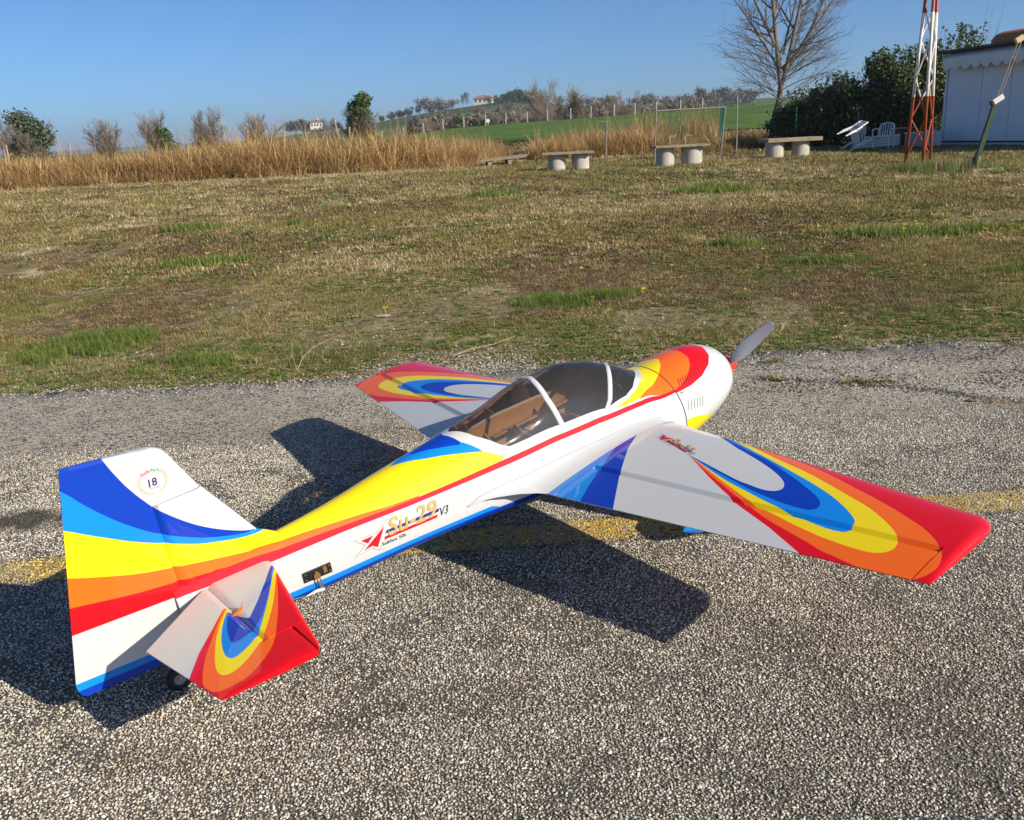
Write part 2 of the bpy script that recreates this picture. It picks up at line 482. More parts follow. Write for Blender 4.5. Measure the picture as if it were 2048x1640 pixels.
tag(link('green_field', mesh_np('green_field', V, np.stack([i, i + k, i + k + 1, i + 1], -1).reshape(-1, 4), True), None, M_CROP), kind='structure')

# far hill
HP = [(520, 300), (565, 282), (610, 266), (660, 261), (700, 259), (760, 244), (850, 226), (950, 210), (1035, 197), (1100, 205), (1180, 211), (1300, 209), (1450, 199), (1650, 190), (1850, 185), (2100, 180), (2600, 175)]
_h = [(p, at(p[0], p[1], 600)) for p in HP]
HX = np.array([q.x for p, q in _h]); HZ = np.array([q.z for p, q in _h])
def hill_z(x, y):
    r = np.interp(x, HX, HZ, left=0.0) * (1 - smooth(330, 900, x))
    front = smooth(330, 600, y); back = 1 - smooth(640, 1000, y)
    return np.maximum(r, 0) * np.where(np.asarray(y) < 620, front, back) * (0.94 + 0.12 * fnoise(x, y, 60.0)) - 0.6
def make_hill():
    m, nt, b, out = new_mat('hill_pasture')
    tc = nt.nodes.new('ShaderNodeTexCoord'); P = tc.outputs['Object']
    a = nnoise(nt, 0.016, 3, 0.5, P); c = nnoise(nt, 0.12, 5, 0.65, P)
    r = ramp(nt, a.outputs['Fac'], [(0.36, (0.065, 0.085, 0.03)), (0.47, (0.065, 0.115, 0.03)), (0.56, (0.09, 0.145, 0.04)), (0.68, (0.13, 0.13, 0.06))])
    r2 = ramp(nt, c.outputs['Fac'], [(0.35, (0.7, 0.7, 0.7)), (0.65, (1.1, 1.1, 1.1))])
    nt.links.new(nmix(nt, 1.0, r.outputs[0], r2.outputs[0], 'MULTIPLY'), b.inputs['Base Color'])
    b.inputs['Roughness'].default_value = 0.95; b.inputs['Specular IOR Level'].default_value = 0.1
    return m
M_HILL = make_hill()
tag(link('hill', grid_mesh('hill', np.linspace(-260, 900, 130), np.linspace(330, 1000, 60), hill_z), None, M_HILL), kind='structure')
# low distant ridge at the left edge of the view
M_RIDGE = pmat('distant_ridge_land', (0.10, 0.12, 0.08), (0.06, 0.08, 0.05), 0.004, 0.95)
rx = np.linspace(-2600, -300, 60)
def ridge_z(X, Y): return (3 + 14 * fnoise(X, 0 * X + 3, 420.0)) * smooth(2300, 2700, Y) * (1 - smooth(2900, 3600, Y)) * (1 - smooth(-900, -320, X)) - 0.8
tag(link('distant_ridge', grid_mesh('distant_ridge', rx, np.linspace(2300, 3600, 14), ridge_z), None, M_RIDGE), kind='structure')

# stones of the worn surface standing proud, where the camera can tell them apart
def pebble(seed, flat=.55):
    rng = np.random.default_rng(seed); bm = bmesh.new(); bmesh.ops.create_icosphere(bm, subdivisions=1, radius=1.0)
    for v in bm.verts: v.co = Vector((v.co.x * (1 + .25 * rng.normal()), v.co.y * .8 * (1 + .25 * rng.normal()), v.co.z * flat * (1 + .2 * rng.normal())))
    me = bpy.data.meshes.new('pebble'); bm.to_mesh(me); bm.free(); return me
def stone_mat():
    m, nt, b, out = new_mat('runway_stones')
    oi = nt.nodes.new('ShaderNodeObjectInfo')
    r = ramp(nt, oi.outputs['Random'], [(0, (.13, .112, .086)), (.18, (.29, .25, .195)), (.45, (.44, .395, .315)), (.75, (.56, .515, .43)), (.86, (.52, .40, .24)), (.91, (.62, .575, .485)), (1, (.80, .76, .67))])
    tc = nt.nodes.new('ShaderNodeTexCoord'); n = nnoise(nt, 2.2, 3, .6, tc.outputs['Object'])
    v = ramp(nt, n.outputs['Fac'], [(.3, (.72, .72, .72)), (.7, (1.1, 1.1, 1.1))])
    c = nmix(nt, 1.0, r.outputs[0], v.outputs[0], 'MULTIPLY')
    a = nt.nodes.new('ShaderNodeAttribute'); a.attribute_type = 'INSTANCER'; a.attribute_name = 'paint'
    c = nmix(nt, a.outputs['Fac'], c, nmix(nt, oi.outputs['Random'], (.46, .31, .06), (.80, .58, .17)))
    tn = nt.nodes.new('ShaderNodeAttribute'); tn.attribute_type = 'INSTANCER'; tn.attribute_name = 'tone'
    sv = nt.nodes.new('ShaderNodeCombineColor')
    for q in range(3): nt.links.new(tn.outputs['Fac'], sv.inputs[q])
    c = nmix(nt, 1.0, c, sv.outputs[0], 'MULTIPLY')
    nt.links.new(c, b.inputs['Base Color']); b.inputs['Roughness'].default_value = .8; b.inputs['Specular IOR Level'].default_value = .3
    return m
M_STONE = stone_mat()
sp = .0061
gy = np.arange(1.05, 3.55, sp * .87); P_ = []
for k, yy in enumerate(gy):
    xx = np.arange(-.62 * yy - .42, .62 * yy + .42, sp) + (k % 2) * sp * .5; P_.append(np.stack([xx, 0 * xx + yy], -1))
P_ = np.concatenate(P_); n = len(P_); P_ = P_ + RNG.normal(0, sp * .27, (n, 2))
pit = fnoise(P_[:, 0] * 1.0, P_[:, 1] * 1.0, .11); k = RNG.random(n) < np.clip(1.06 - .55 * np.clip((pit - .45) * 4, 0, 1), 0, 1) * (1 - smooth(3.2, 3.55, P_[:, 1]))
P_ = P_[k]; n = len(P_)
band_ = (np.abs(P_[:, 1] - 2.44 - .055 * P_[:, 0] + .012 * (fnoise(P_[:, 0], P_[:, 1], .05) - .5)) < .076)
wear = fnoise(P_[:, 0] + 7, P_[:, 1], .06) + .35 * fnoise(P_[:, 0], P_[:, 1], .5)
paint = (band_ & (wear < .66) & (RNG.random(n) < .80)).astype(float)
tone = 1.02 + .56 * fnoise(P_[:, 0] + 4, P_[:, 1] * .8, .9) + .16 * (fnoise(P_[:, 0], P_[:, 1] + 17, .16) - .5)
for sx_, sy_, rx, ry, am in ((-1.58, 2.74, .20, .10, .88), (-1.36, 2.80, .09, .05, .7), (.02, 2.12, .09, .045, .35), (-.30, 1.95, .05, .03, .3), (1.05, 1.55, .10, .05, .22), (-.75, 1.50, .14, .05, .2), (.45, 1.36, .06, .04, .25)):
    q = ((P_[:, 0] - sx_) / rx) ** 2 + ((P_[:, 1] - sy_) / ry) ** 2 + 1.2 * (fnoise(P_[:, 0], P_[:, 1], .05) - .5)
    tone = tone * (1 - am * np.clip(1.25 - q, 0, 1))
rot = RNG.normal(0, .28, (n, 3)); rot[:, 2] = RNG.random(n) * 6.28
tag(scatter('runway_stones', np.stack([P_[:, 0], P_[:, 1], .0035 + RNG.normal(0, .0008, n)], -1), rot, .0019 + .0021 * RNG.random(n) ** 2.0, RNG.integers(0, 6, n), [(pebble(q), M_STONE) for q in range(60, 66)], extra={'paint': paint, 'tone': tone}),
    'pale stones standing proud in the worn runway surface', 'stones', kind='stuff')
# ------------------------------------------------------------------ the model aeroplane
# body axes: x forward, y to the left wing, z up; origin at the right wing root's leading edge line
BODY_R = Matrix(((0.78327, -0.61056, -0.11709), (0.60567, 0.79191, -0.07774), (0.14019, -0.01002, 0.99007)))
BODY_P = Vector((0.3442, 2.5964, 0.3139))
ZB = 0.317
plane = empty('model_aeroplane')
plane.matrix_world = Matrix.Translation(BODY_P + BODY_R @ Vector((0, 0, -ZB))) @ BODY_R.to_4x4()
tag(plane, 'large white model aeroplane with rainbow striped wings and tinted canopy parked on the runway', 'model plane')

def part(o, parent=None):
    """hang a mesh made in body coordinates on the plane (or on one of its parts)"""
    if parent is None:
        o.parent = plane; o.location = (0, 0, ZB)
    else:
        o.parent = parent
    return o

C_WHITE = (0.57, 0.57, 0.56); C_RED = (0.72, 0.006, 0.012); C_OR = (0.92, 0.145, 0.012); C_YE = (0.88, 0.66, 0.008)
C_LB = (0.006, 0.235, 0.72); C_DB = (0.004, 0.045, 0.42)

def film_mat(name, base, layers, coat=1.0):
    """glossy covering film; each layer is laid over the last inside the outline stored on the mesh"""
    m, nt, b, out = new_mat(name)
    col = None
    for k, c in enumerate(layers):
        a = nt.nodes.new('ShaderNodeAttribute'); a.attribute_name = 'film_%d' % k
        inside = nmath(nt, 'LESS_THAN', a.outputs['Fac'], 0.0)
        col = nmix(nt, inside, base if col is None else col, c)
    if col is None: b.inputs['Base Color'].default_value = rgb(base)
    else: nt.links.new(col, b.inputs['Base Color'])
    b.inputs['Roughness'].default_value = 0.5
    b.inputs['Specular IOR Level'].default_value = 0.05
    b.inputs['Coat Weight'].default_value = coat
    b.inputs['Coat Roughness'].default_value = 0.025
    b.inputs['Coat IOR'].default_value = 1.42
    tc = nt.nodes.new('ShaderNodeTexCoord')
    n = nnoise(nt, 9.0, 3, 0.5, tc.outputs['Object'])
    nb = nbump(nt, n.outputs['Fac'], 0.16, 0.0012)
    nt.links.new(nb, b.inputs['Coat Normal']); nt.links.new(nb, b.inputs['Normal'])
    return m

def sdf(P, poly):
    P = np.asarray(P, float); poly = np.asarray(poly, float)
    d = np.full(len(P), 1e9); s = np.zeros(len(P), bool)
    for a, b in zip(poly, np.roll(poly, -1, 0)):
        e = b - a; w = P - a
        t = np.clip((w @ e) / max(e @ e, 1e-12), 0, 1)
        d = np.minimum(d, ((w - t[:, None] * e) ** 2).sum(1))
        c = ((a[1] > P[:, 1]) != (b[1] > P[:, 1]))
        xi = a[0] + (P[:, 1] - a[1]) * e[0] / (e[1] if abs(e[1]) > 1e-12 else 1e-12)
        s ^= c & (P[:, 0] < xi)
    return np.where(s, -1, 1) * np.sqrt(d)

def chaikin(pts, it=2):
    pts = [np.array(p, float) for p in pts]
    for _ in range(it):
        q = [pts[0]]
        for a, b in zip(pts[:-1], pts[1:]): q += [0.75 * a + 0.25 * b, 0.25 * a + 0.75 * b]
        pts = q + [pts[-1]]
    return [tuple(p) for p in pts]

def put_film(me, P2, polys, block=None):
    for k, poly in enumerate(polys):
        v = sdf(P2, poly)
        if block is not None: v = np.where(block(k), 1.0, v)
        a = me.attributes.new('film_%d' % k, 'FLOAT', 'POINT'); a.data.foreach_set('value', v.astype(np.float32))

def verts(me):
    v = np.empty(len(me.vertices) * 3, np.float32); me.vertices.foreach_get('co', v); return v.reshape(-1, 3).astype(float)

def pchip(xs, ys, x):
    h = np.diff(xs); d = np.diff(ys) / h; n = len(xs); m = np.zeros(n); m[0] = d[0]; m[-1] = d[-1]
    for i in range(1, n - 1):
        if d[i - 1] * d[i] > 0:
            w1 = 2 * h[i] + h[i - 1]; w2 = h[i] + 2 * h[i - 1]; m[i] = (w1 + w2) / (w1 / d[i - 1] + w2 / d[i])
    i = np.clip(np.searchsorted(xs, x) - 1, 0, n - 2); t = np.clip((x - xs[i]) / h[i], 0, 1)
    return (1 + 2 * t) * (1 - t) ** 2 * ys[i] + t * (1 - t) ** 2 * h[i] * m[i] + t * t * (3 - 2 * t) * ys[i + 1] + t * t * (t - 1) * h[i] * m[i + 1]

# ---- fuselage: x, top, widest height, bottom, half width, roundness above and below
ST = np.array([
    [-1.37, .118, .050, -.034, .021, 2.0, 3.4], [-1.15, .129, .048, -.043, .040, 2.0, 3.6],
    [-1.00, .138, .044, -.045, .058, 2.0, 3.8], [-.85, .156, .040, -.044, .078, 2.0, 3.8],
    [-.63, .181, .030, -.055, .104, 2.0, 3.4], [-.50, .201, .022, -.066, .118, 2.0, 3.2],
    [-.36, .230, .014, -.083, .130, 2.0, 3.0], [-.25, .232, .005, -.099, .138, 2.0, 2.8],
    [-.156, .214, -.003, -.115, .145, 2.0, 2.6], [-.05, .170, -.014, -.135, .151, 2.0, 2.4],
    [.04, .120, -.024, -.152, .153, 2.0, 2.1], [.082, .115, -.030, -.160, .153, 2.0, 2.0]])
CW = np.array([[.082, .115, -.030, -.160, .153], [.13, .118, -.026, -.150, .150], [.19, .121, -.022, -.138, .143],
               [.26, .119, -.017, -.124, .131], [.315, .109, -.013, -.108, .117], [.355, .095, -.010, -.092, .101],
               [.385, .077, -.008, -.074, .083], [.402, .060, -.007, -.058, .066], [.410, .038, -.007, -.046, .046]])
def sec(x, phi):
    zt, zc, zb, w, nu, nl = [pchip(ST[:, 0], ST[:, k], np.asarray(x, float)) for k in range(1, 7)]
    c = np.cos(phi); s = np.sin(phi); up = c >= 0; n = np.where(up, nu, nl)
    y = -w * np.abs(s) ** (2 / n)
    z = zc + np.where(up, zt - zc, zc - zb) * np.sign(c) * np.abs(c) ** (2 / n)
    return np.stack([x + 0 * y, y, z], -1)
def cowl(x, phi):
    zt, zc, zb, w = [pchip(CW[:, 0], CW[:, k], np.asarray(x, float)) for k in range(1, 5)]
    c = np.cos(phi); s = np.sin(phi)
    return np.stack([x + 0 * c, -w * s + 0 * x, zc + np.where(c >= 0, zt - zc, zc - zb) * c], -1)
def side_points(P, lift=0.0):
    """points of the right flank at stations and heights P (n,2)"""
    P = np.asarray(P, float).reshape(-1, 2); lo = np.full(len(P), .02); hi = np.full(len(P), PI - .02)
    for _ in range(30):
        mid = .5 * (lo + hi); up = sec(P[:, 0], mid)[:, 2] > P[:, 1]
        lo = np.where(up, mid, lo); hi = np.where(up, hi, mid)
    q = sec(P[:, 0], lo); q[:, 1] -= lift
    return [Vector(v) for v in q]
def side_point(x, z, lift=0.0): return side_points([(x, z)], lift)[0]

GL = np.array([(-.622, 0), (-.6092, .14), (-.5804, .5316), (-.5333, .8885), (-.5123, .985), (-.4495, 1.015), (-.3486, 1.05), (-.1981, 1.05), (-.1771, 1.035), (-.109, .9235), (-.0697, .7835), (-.0187, .4757), (.025, .15), (.041, 0)])
def glass_phi(x): return np.interp(x, GL[:, 0], GL[:, 1], left=0.0, right=0.0)

def ring_grid(xs, phis, fn):
    """phis (n,m) right side angles per station -> closed-over-top grid of both sides"""
    n, m = phis.shape
    R = fn(xs[:, None], phis)
    L = R.copy(); L[..., 1] *= -1
    V = np.concatenate([R.reshape(-1, 3), L.reshape(-1, 3)])
    i = np.arange(n - 1)[:, None] * m + np.arange(m - 1)[None, :]
    Fr = np.stack([i, i + 1, i + m + 1, i + m], -1).reshape(-1, 4)
    Fl = Fr[:, ::-1] + n * m
    return V, np.concatenate([Fr, Fl]), np.concatenate([np.stack([np.repeat(xs, m), phis.ravel()], -1)] * 2)

def weld(me, d=1e-5):
    bm = bmesh.new(); bm.from_mesh(me); bmesh.ops.remove_doubles(bm, verts=bm.verts, dist=d)
    bmesh.ops.recalc_face_normals(bm, faces=bm.faces); bm.to_mesh(me); bm.free(); return me

SPHI = 0.11
def sc(poly): return [(a, b * SPHI) for a, b in poly]
red_up = [(-1.42, -.05), (-1.33, .2), (-1.2482, .6086), (-1.2063, .665), (-1.1579, .784), (-1.133, .84), (-1.0819, .89), (-1.0295, .938), (-.9759, .988), (-.9209, 1.045), (-.8646, 1.09), (-.8069, 1.115), (-.7467, 1.128), (-.6852, 1.134), (-.621, 1.134), (-.5542, 1.136), (-.4874, 1.146), (-.418, 1.162), (-.3447, 1.166), (-.2688, 1.158), (-.1915, 1.136), (-.1496, 1.112), (-.1077, 1.074), (-.0619, 1.02), (-.0121, .944), (.035, .893), (.0848, .868)]
red_lo = [(.0848, .925), (.0298, .968), (-.0226, 1.042), (-.0697, 1.106), (-.1143, 1.152), (-.1562, 1.186), (-.1968, 1.208), (-.274, 1.229), (-.35, 1.237), (-.422, 1.237), (-.5608, 1.231), (-.7205, 1.224), (-.8109, 1.216), (-.8698, 1.195), (-.9261, 1.166), (-.9811, 1.138), (-1.0623, 1.126), (-1.1409, 1.117), (-1.243, 1.06), (-1.35, .90), (-1.42, .86)]
yel = [(-1.45, -.5), (-.642, -.5), (-.640, 0), (-.6223, .4687), (-.5804, .8745), (-.5307, 1.12), (-.587, 1.16), (-.7245, 1.15), (-.8659, 1.06), (-1.1238, .80), (-1.25, .5), (-1.45, .1)]
orange_t = [(-1.45, -.5), (-1.2639, -.1), (-1.2, .3), (-1.1238, .5806), (-.8659, 1.03), (-.7245, 1.14)] + [(-.8685, 1.11), (-1.1304, .86), (-1.2037, .69), (-1.2482, .62), (-1.33, .21), (-1.45, 0)]
lb_t = [(-.83, -.5), (-.805, 0), (-.7245, .4127), (-.6459, .6786), (-.5804, .8745), (-.6223, .4687), (-.640, 0), (-.642, -.5)]
db_t = [(-.765, -.5), (-.745, 0), (-.676, .3357), (-.6276, .5246), (-.6223, .4687), (-.640, 0), (-.642, -.5)]
C_yo = [(-.1287, 1.08), (-.0658, .9795), (.0141, .6786), (.0782, .4337), (.1175, .26), (.147, .04), (.15, -.5)]
fr_f = [(.062, -.5), (.058, 0), (.035, .25), (-.0003, .50), (-.054, .7935), (-.1077, .98), (-.1627, 1.075)]
C_orr = [(.225, -.5), (.226, .08), (.2176, .4341), (.1954, .6239), (.1585, .7771), (.1108, .872), (.0845, .885), (-.02, .925), (-.1287, 1.09)]
C_rw = [(.305, -.5), (.306, 0), (.3188, .23), (.2974, .6093), (.2629, .8136), (.2094, .945), (.1502, .9814), (.0968, .955), (.06, .94), (.06, .87)]
bl_lo = [(-1.45, 2.33), (-1.1264, 2.239), (-.9942, 2.141), (-.8567, 2.071), (-.5909, 1.98), (-.45, 1.95), (.2, 1.95), (.2, 4), (-1.45, 4)]
lb_lo = [(-1.45, 2.02), (-1.1291, 1.98), (-.9929, 1.9311), (-.8554, 1.8821), (-.6014, 1.82), (-.575, 1.97), (-.8567, 2.09), (-1.1264, 2.26), (-1.45, 2.35)]
FUS = [(yel, C_YE), (fr_f + C_yo, C_YE), (C_yo + C_orr, C_OR), (orange_t, C_OR), (red_up + red_lo, C_RED), (lb_t, C_LB), (db_t, C_DB), (bl_lo, C_DB), (lb_lo, C_LB)]
M_FUS = film_mat('fuselage_film', C_WHITE, [c for p, c in FUS])
xs = np.unique(np.concatenate([np.linspace(-1.37, -.66, 110), np.linspace(-.66, .082, 210), GL[:, 0]]))
t = np.linspace(0, 1, 90)
g = glass_phi(xs)
V, F, XP = ring_grid(xs, g[:, None] + (PI - g[:, None]) * t[None, :], sec)
me = mesh_np('fuselage', V, F, True)
put_film(me, XP * np.array([1, SPHI]), [sc(p) for p, c in FUS])
fuselage = part(link('fuselage', weld(me), None, M_FUS))

# ---- cowl
CWL = [(fr_f + C_yo, C_YE), (C_yo + C_orr, C_OR), (C_orr[:7] + C_rw[::-1], C_RED), ([(.07, 1.5), (.1387, 1.63), (.20, 1.86), (.2426, 2.1), (.28, 2.6), (.29, 4), (.07, 4)], C_YE)]
M_COWL = film_mat('cowl_paint', C_WHITE, [c for p, c in CWL])
xs = np.concatenate([np.linspace(.0835, .30, 70), np.linspace(.3, .41, 60)[1:]])
V, F, XP = ring_grid(xs, np.repeat(np.linspace(0, PI, 80)[None], len(xs), 0), cowl)
# turn the lip inwards
me = mesh_np('cowl', V, F, True)
put_film(me, XP * np.array([1, SPHI]), [sc(p) for p, c in CWL])
cowling = part(link('cowl', weld(me), None, M_COWL))
M_DARK = pmat('dark_slot', (0.012, 0.012, 0.012), (0.006, 0.006, 0.006), 40, 0.7)
M_BLACK = pmat('black_plastic', (0.018, 0.018, 0.020), (0.010, 0.010, 0.011), 60, 0.35)
mb = MB().lathe([(0, .0), (0, .050)], 32, Matrix.Translation((.404, 0, -.005)) @ Matrix.Rotation(PI / 2, 4, 'Y'))
part(mb.build('intake', M_DARK), cowling)
def strip_on(fn, xa, pa, xb, pb, w, lift, n=10):
    """narrow slot lying on a lofted surface"""
    Vv = []; Ff = []
    for i in range(n + 1):
        k = i / n; x = xa + (xb - xa) * k; p = pa + (pb - pa) * k
        ww = w * math.sin(max(0.12, min(1, 6 * min(k, 1 - k))) * PI / 2)
        for sgn in (-1, 1):
            q = fn(np.array([x + sgn * ww]), np.array([p]))[0]
            nrm = Vector((0, q[1], q[2] + 0.02)).normalized()
            Vv.append(Vector(q) + nrm * lift)
    for i in range(n): Ff.append((2 * i, 2 * i + 1, 2 * i + 3, 2 * i + 2))
    return Vv, Ff
for k in range(6):
    a = k / 5
    for s in (1, -1):
        Vv, Ff = strip_on(cowl, .110 + .066 * a, 1.19 + .10 * a, .096 + .067 * a, 1.383 + .11 * a, .0011, .0007)
        if s < 0: Vv = [Vector((v.x, -v.y, v.z)) for v in Vv]
        part(MB().add(Vv, Ff).build('vent_slot', M_DARK), cowling)
M_LOUV = pmat('louvre_red', (0.45, 0.010, 0.012), (0.30, 0.006, 0.008), 60, 0.4)
for k in range(9):
    a = k / 8
    for s in (1, -1):
        Vv, Ff = strip_on(cowl, .118 + .085 * a, .72 + .02 * a, .106 + .085 * a, .92 + .03 * a, .0016, .0012)
        if s < 0: Vv = [Vector((v.x, -v.y, v.z)) for v in Vv]
        part(MB().add(Vv, Ff).build('louvre', M_LOUV), cowling)
M_STEEL = pmat('steel', (0.55, 0.55, 0.56), (0.42, 0.42, 0.43), 80, 0.3, metal=1.0)
q = cowl(np.array([.1001]), np.array([.996]))[0]
part(MB().lathe([(0, .0032), (.0015, .0032), (.002, .0)], 12, Matrix.Translation(Vector(q)) @ Vector((0, q[1], q[2])).to_track_quat('Z', 'Y').to_matrix().to_4x4()).build('screw', M_BLACK), cowling)
# seam between cowl and fuselage
Vv = []; Ff = []
for i in range(121):
    ph = -PI + 2 * PI * i / 120
    for xx, e in ((.0805, .0006), (.0838, .0006)):
        q = sec(np.array([min(xx, .082)]), np.array([abs(ph)]))[0]
        Vv.append((xx, (q[1] if ph >= 0 else -q[1]) * (1 + e / .15), -.03 + (q[2] + .03) * (1 + e / .15)))
for i in range(120): Ff.append((2 * i, 2 * i + 1, 2 * i + 3, 2 * i + 2))
part(MB().add(Vv, Ff).build('cowl_seam', M_DARK), cowling)

# ---- spinner and propeller
M_SPIN = film_mat('spinner_paint', (0.80, 0.03, 0.015), [])
Mx = Matrix.Translation((0, 0, -.006)) @ Matrix.Rotation(PI / 2, 4, 'Y')
prop = part(empty('propeller')); prop.location = (0, 0, ZB)
part(MB().lathe([(.412, .0), (.412, .037), (.430, .037), (.448, .034), (.466, .028), (.484, .020), (.497, .011), (.503, .004), (.505, 0)], 32, Mx).build('spinner', M_SPIN, smooth=True), prop)
def make_prop_mat():
    m, nt, b, out = new_mat('grey_propeller')
    b.inputs['Base Color'].default_value = (0.78, 0.74, 0.68, 1); b.inputs['Roughness'].default_value = 0.5; b.inputs['Specular IOR Level'].default_value = 0.25
    return m
M_PROP = make_prop_mat()
ang0 = math.atan2(.168, -.2)
for k in range(2):
    ang = ang0 + PI * k
    er = Vector((0, math.cos(ang), math.sin(ang))); ex_ = Vector((1, 0, 0)); et = er.cross(ex_)
    Vv = []; Ff = []; ns, nc = 26, 12
    for i in range(ns + 1):
        r = i / ns
        rad = .028 + (.262 - .028) * r
        ch = .5 * (.022 + .034 * math.sin(min(1, r / .42) * PI / 2) - .026 * max(0, (r - .42) / .58) ** 1.25) * (math.sqrt(max(0, 1 - max(0, (r - .93) / .07) ** 2)) * .94 + .06)
        beta = math.radians(34 - 16 * r ** .8)
        th = .0058 * (1 - .75 * r)
        for j in range(nc):
            q = 2 * PI * j / nc
            c = ch * math.cos(q); h = th * math.sin(q) * (0.6 + 0.4 * math.cos(q))
            sweep = 0.0
            Vv.append(er * rad + et * (c * math.cos(beta) - h * math.sin(beta) + sweep) + ex_ * (.447 + c * math.sin(beta) + h * math.cos(beta)) + Vector((0, 0, -.006)))
    for i in range(ns):
        for j in range(nc): Ff.append((i * nc + j, i * nc + (j + 1) % nc, (i + 1) * nc + (j + 1) % nc, (i + 1) * nc + j))
    Ff.append(tuple(range(ns * nc, ns * nc + nc)))
    part(MB().add(Vv, Ff).build('blade', M_PROP, smooth=True), prop)

# ---- canopy
def make_glass():
    m, nt, b, out = new_mat('smoked_canopy_glass')
    nt.nodes.remove(b)
    tr = nt.nodes.new('ShaderNodeBsdfTransparent'); tr.inputs[0].default_value = (0.73, 0.65, 0.58, 1)
    gl = nt.nodes.new('ShaderNodeBsdfGlossy'); gl.inputs['Roughness'].default_value = 0.03; gl.inputs[0].default_value = (1.0, 0.95, 0.88, 1)
    tc = nt.nodes.new('ShaderNodeTexCoord'); n = nnoise(nt, 7.0, 3, 0.5, tc.outputs['Object'])
    nb = nbump(nt, n.outputs['Fac'], 0.3, 0.004); nt.links.new(nb, gl.inputs['Normal'])
    fr = nt.nodes.new('ShaderNodeFresnel'); fr.inputs['IOR'].default_value = 1.6; nt.links.new(nb, fr.inputs['Normal'])
    df = nt.nodes.new('ShaderNodeBsdfDiffuse'); df.inputs[0].default_value = (0.20, 0.175, 0.155, 1)
    m1 = nt.nodes.new('ShaderNodeMixShader'); m1.inputs[0].default_value = 0.14
    nt.links.new(tr.outputs[0], m1.inputs[1]); nt.links.new(df.outputs[0], m1.inputs[2])
    mx = nt.nodes.new('ShaderNodeMixShader'); nt.links.new(nmath(nt, 'MULTIPLY', fr.outputs[0], 0.95, True), mx.inputs[0])
    nt.links.new(m1.outputs[0], mx.inputs[1]); nt.links.new(gl.outputs[0], mx.inputs[2]); nt.links.new(mx.outputs[0], out.inputs[0])
    return m
M_GLASS = make_glass()
xs = np.unique(np.concatenate([np.linspace(-.6215, .0405, 150), GL[1:-1, 0]]))
V, F, XP = ring_grid(xs, glass_phi(xs)[:, None] * np.linspace(0, 1, 50)[None, :], sec)
me = mesh_np('canopy', V, F, True)
canopy = part(link('canopy', weld(me), None, M_GLASS))
M_WHITEP = film_mat('white_film', C_WHITE, [])
AR = [([-.350, -.356, -.3615, -.3565, -.354], .017), ([-.0815, -.094, -.140, -.178, -.2005], .0165)]
for xs_a, w in AR:
    ph_k = [0, .2, .62, .95, 1.065]
    Vv = []; Ff = []; n = 60
    for i in range(-n, n + 1):
        ph = abs(i) / n * 1.062
        xa = float(np.interp(ph, ph_k, xs_a))
        for xx, lift in ((xa, -.0006), (xa + .001, .0016), (xa + w - .001, .0016), (xa + w, -.0006)):
            q = sec(np.array([xx]), np.array([ph]))[0]; q = Vector((q[0], q[1] if i > 0 else -q[1], q[2]))
            c = Vector((q.x, 0, .06)); Vv.append(q + (q - c).normalized() * lift)
    for i in range(2 * n):
        for k in range(3): Ff.append((4 * i + k, 4 * i + k + 1, 4 * i + k + 5, 4 * i + k + 4))
    part(MB().add(Vv, Ff).build('canopy_frame', M_WHITEP, smooth=True), canopy)
# cockpit interior seen through the glass
M_PLY = pmat('plywood', (0.50, 0.31, 0.145), (0.38, 0.22, 0.095), 18, 0.6)
M_INT = pmat('cockpit_dark', (0.045, 0.042, 0.040), (0.025, 0.024, 0.022), 20, 0.7)
def inner_w(x): return float(pchip(ST[:, 0], ST[:, 4], np.array([x]))[0])
for s in (-1, 1):
    Vv = []; Ff = []
    for i in range(25):
        x = -.585 + .53 * i / 24; w = inner_w(x) * .86
        Vv += [(x, s * w, .012), (x, s * w, .066), (x, s * (w - .012), .066), (x, s * (w - .012), .012)]
    for i in range(24):
        for k in range(4): Ff.append((4 * i + k, 4 * i + (k + 1) % 4, 4 * i + 4 + (k + 1) % 4, 4 * i + 4 + k))
    part(MB().add(Vv, Ff).build('side_rail', M_PLY), fuselage)
for s in (-1, 1):
    Vv = []; Ff = []; nx = 40; npz = 8
    for i in range(nx + 1):
        x = -.59 + .55 * i / nx; g0 = float(glass_phi(x)) + .02
        for j in range(npz):
            q = sec(np.array([x]), np.array([g0 + (1.62 - g0) * j / (npz - 1)]))[0]; Vv.append((x, -s * q[1] * .955, q[2] - .002))
    for i in range(nx):
        for j in range(npz - 1): Ff.append((i * npz + j, i * npz + j + 1, (i + 1) * npz + j + 1, (i + 1) * npz + j))
    part(MB().add(Vv, Ff).build('cockpit_lining', M_PLY), fuselage)
Vv = []; Ff = []
for i in range(25):
    x = -.60 + .62 * i / 24; w = inner_w(x) * .93
    Vv += [(x, -w, .008), (x, w, .008)]
for i in range(24): Ff.append((2 * i, 2 * i + 1, 2 * i + 3, 2 * i + 2))
part(MB().add(Vv, Ff).build('cockpit_floor', M_INT), fuselage)
for x, hz in ((-.47, .10), (-.36, .085), (-.235, .10), (-.085, .11)):
    w = inner_w(x) * .80
    poly = [(-w, .010), (w, .010), (w, hz - .03), (w * .75, hz), (w * .45, hz - .02), (-w * .45, hz - .02), (-w * .75, hz), (-w, hz - .03)]
    Mf = Matrix.Translation((x, 0, 0)) @ Matrix(((0, 0, 1, 0), (1, 0, 0, 0), (0, 1, 0, 0), (0, 0, 0, 1)))
    part(MB().prism(poly, .006, Mf).build('former', M_PLY), fuselage)
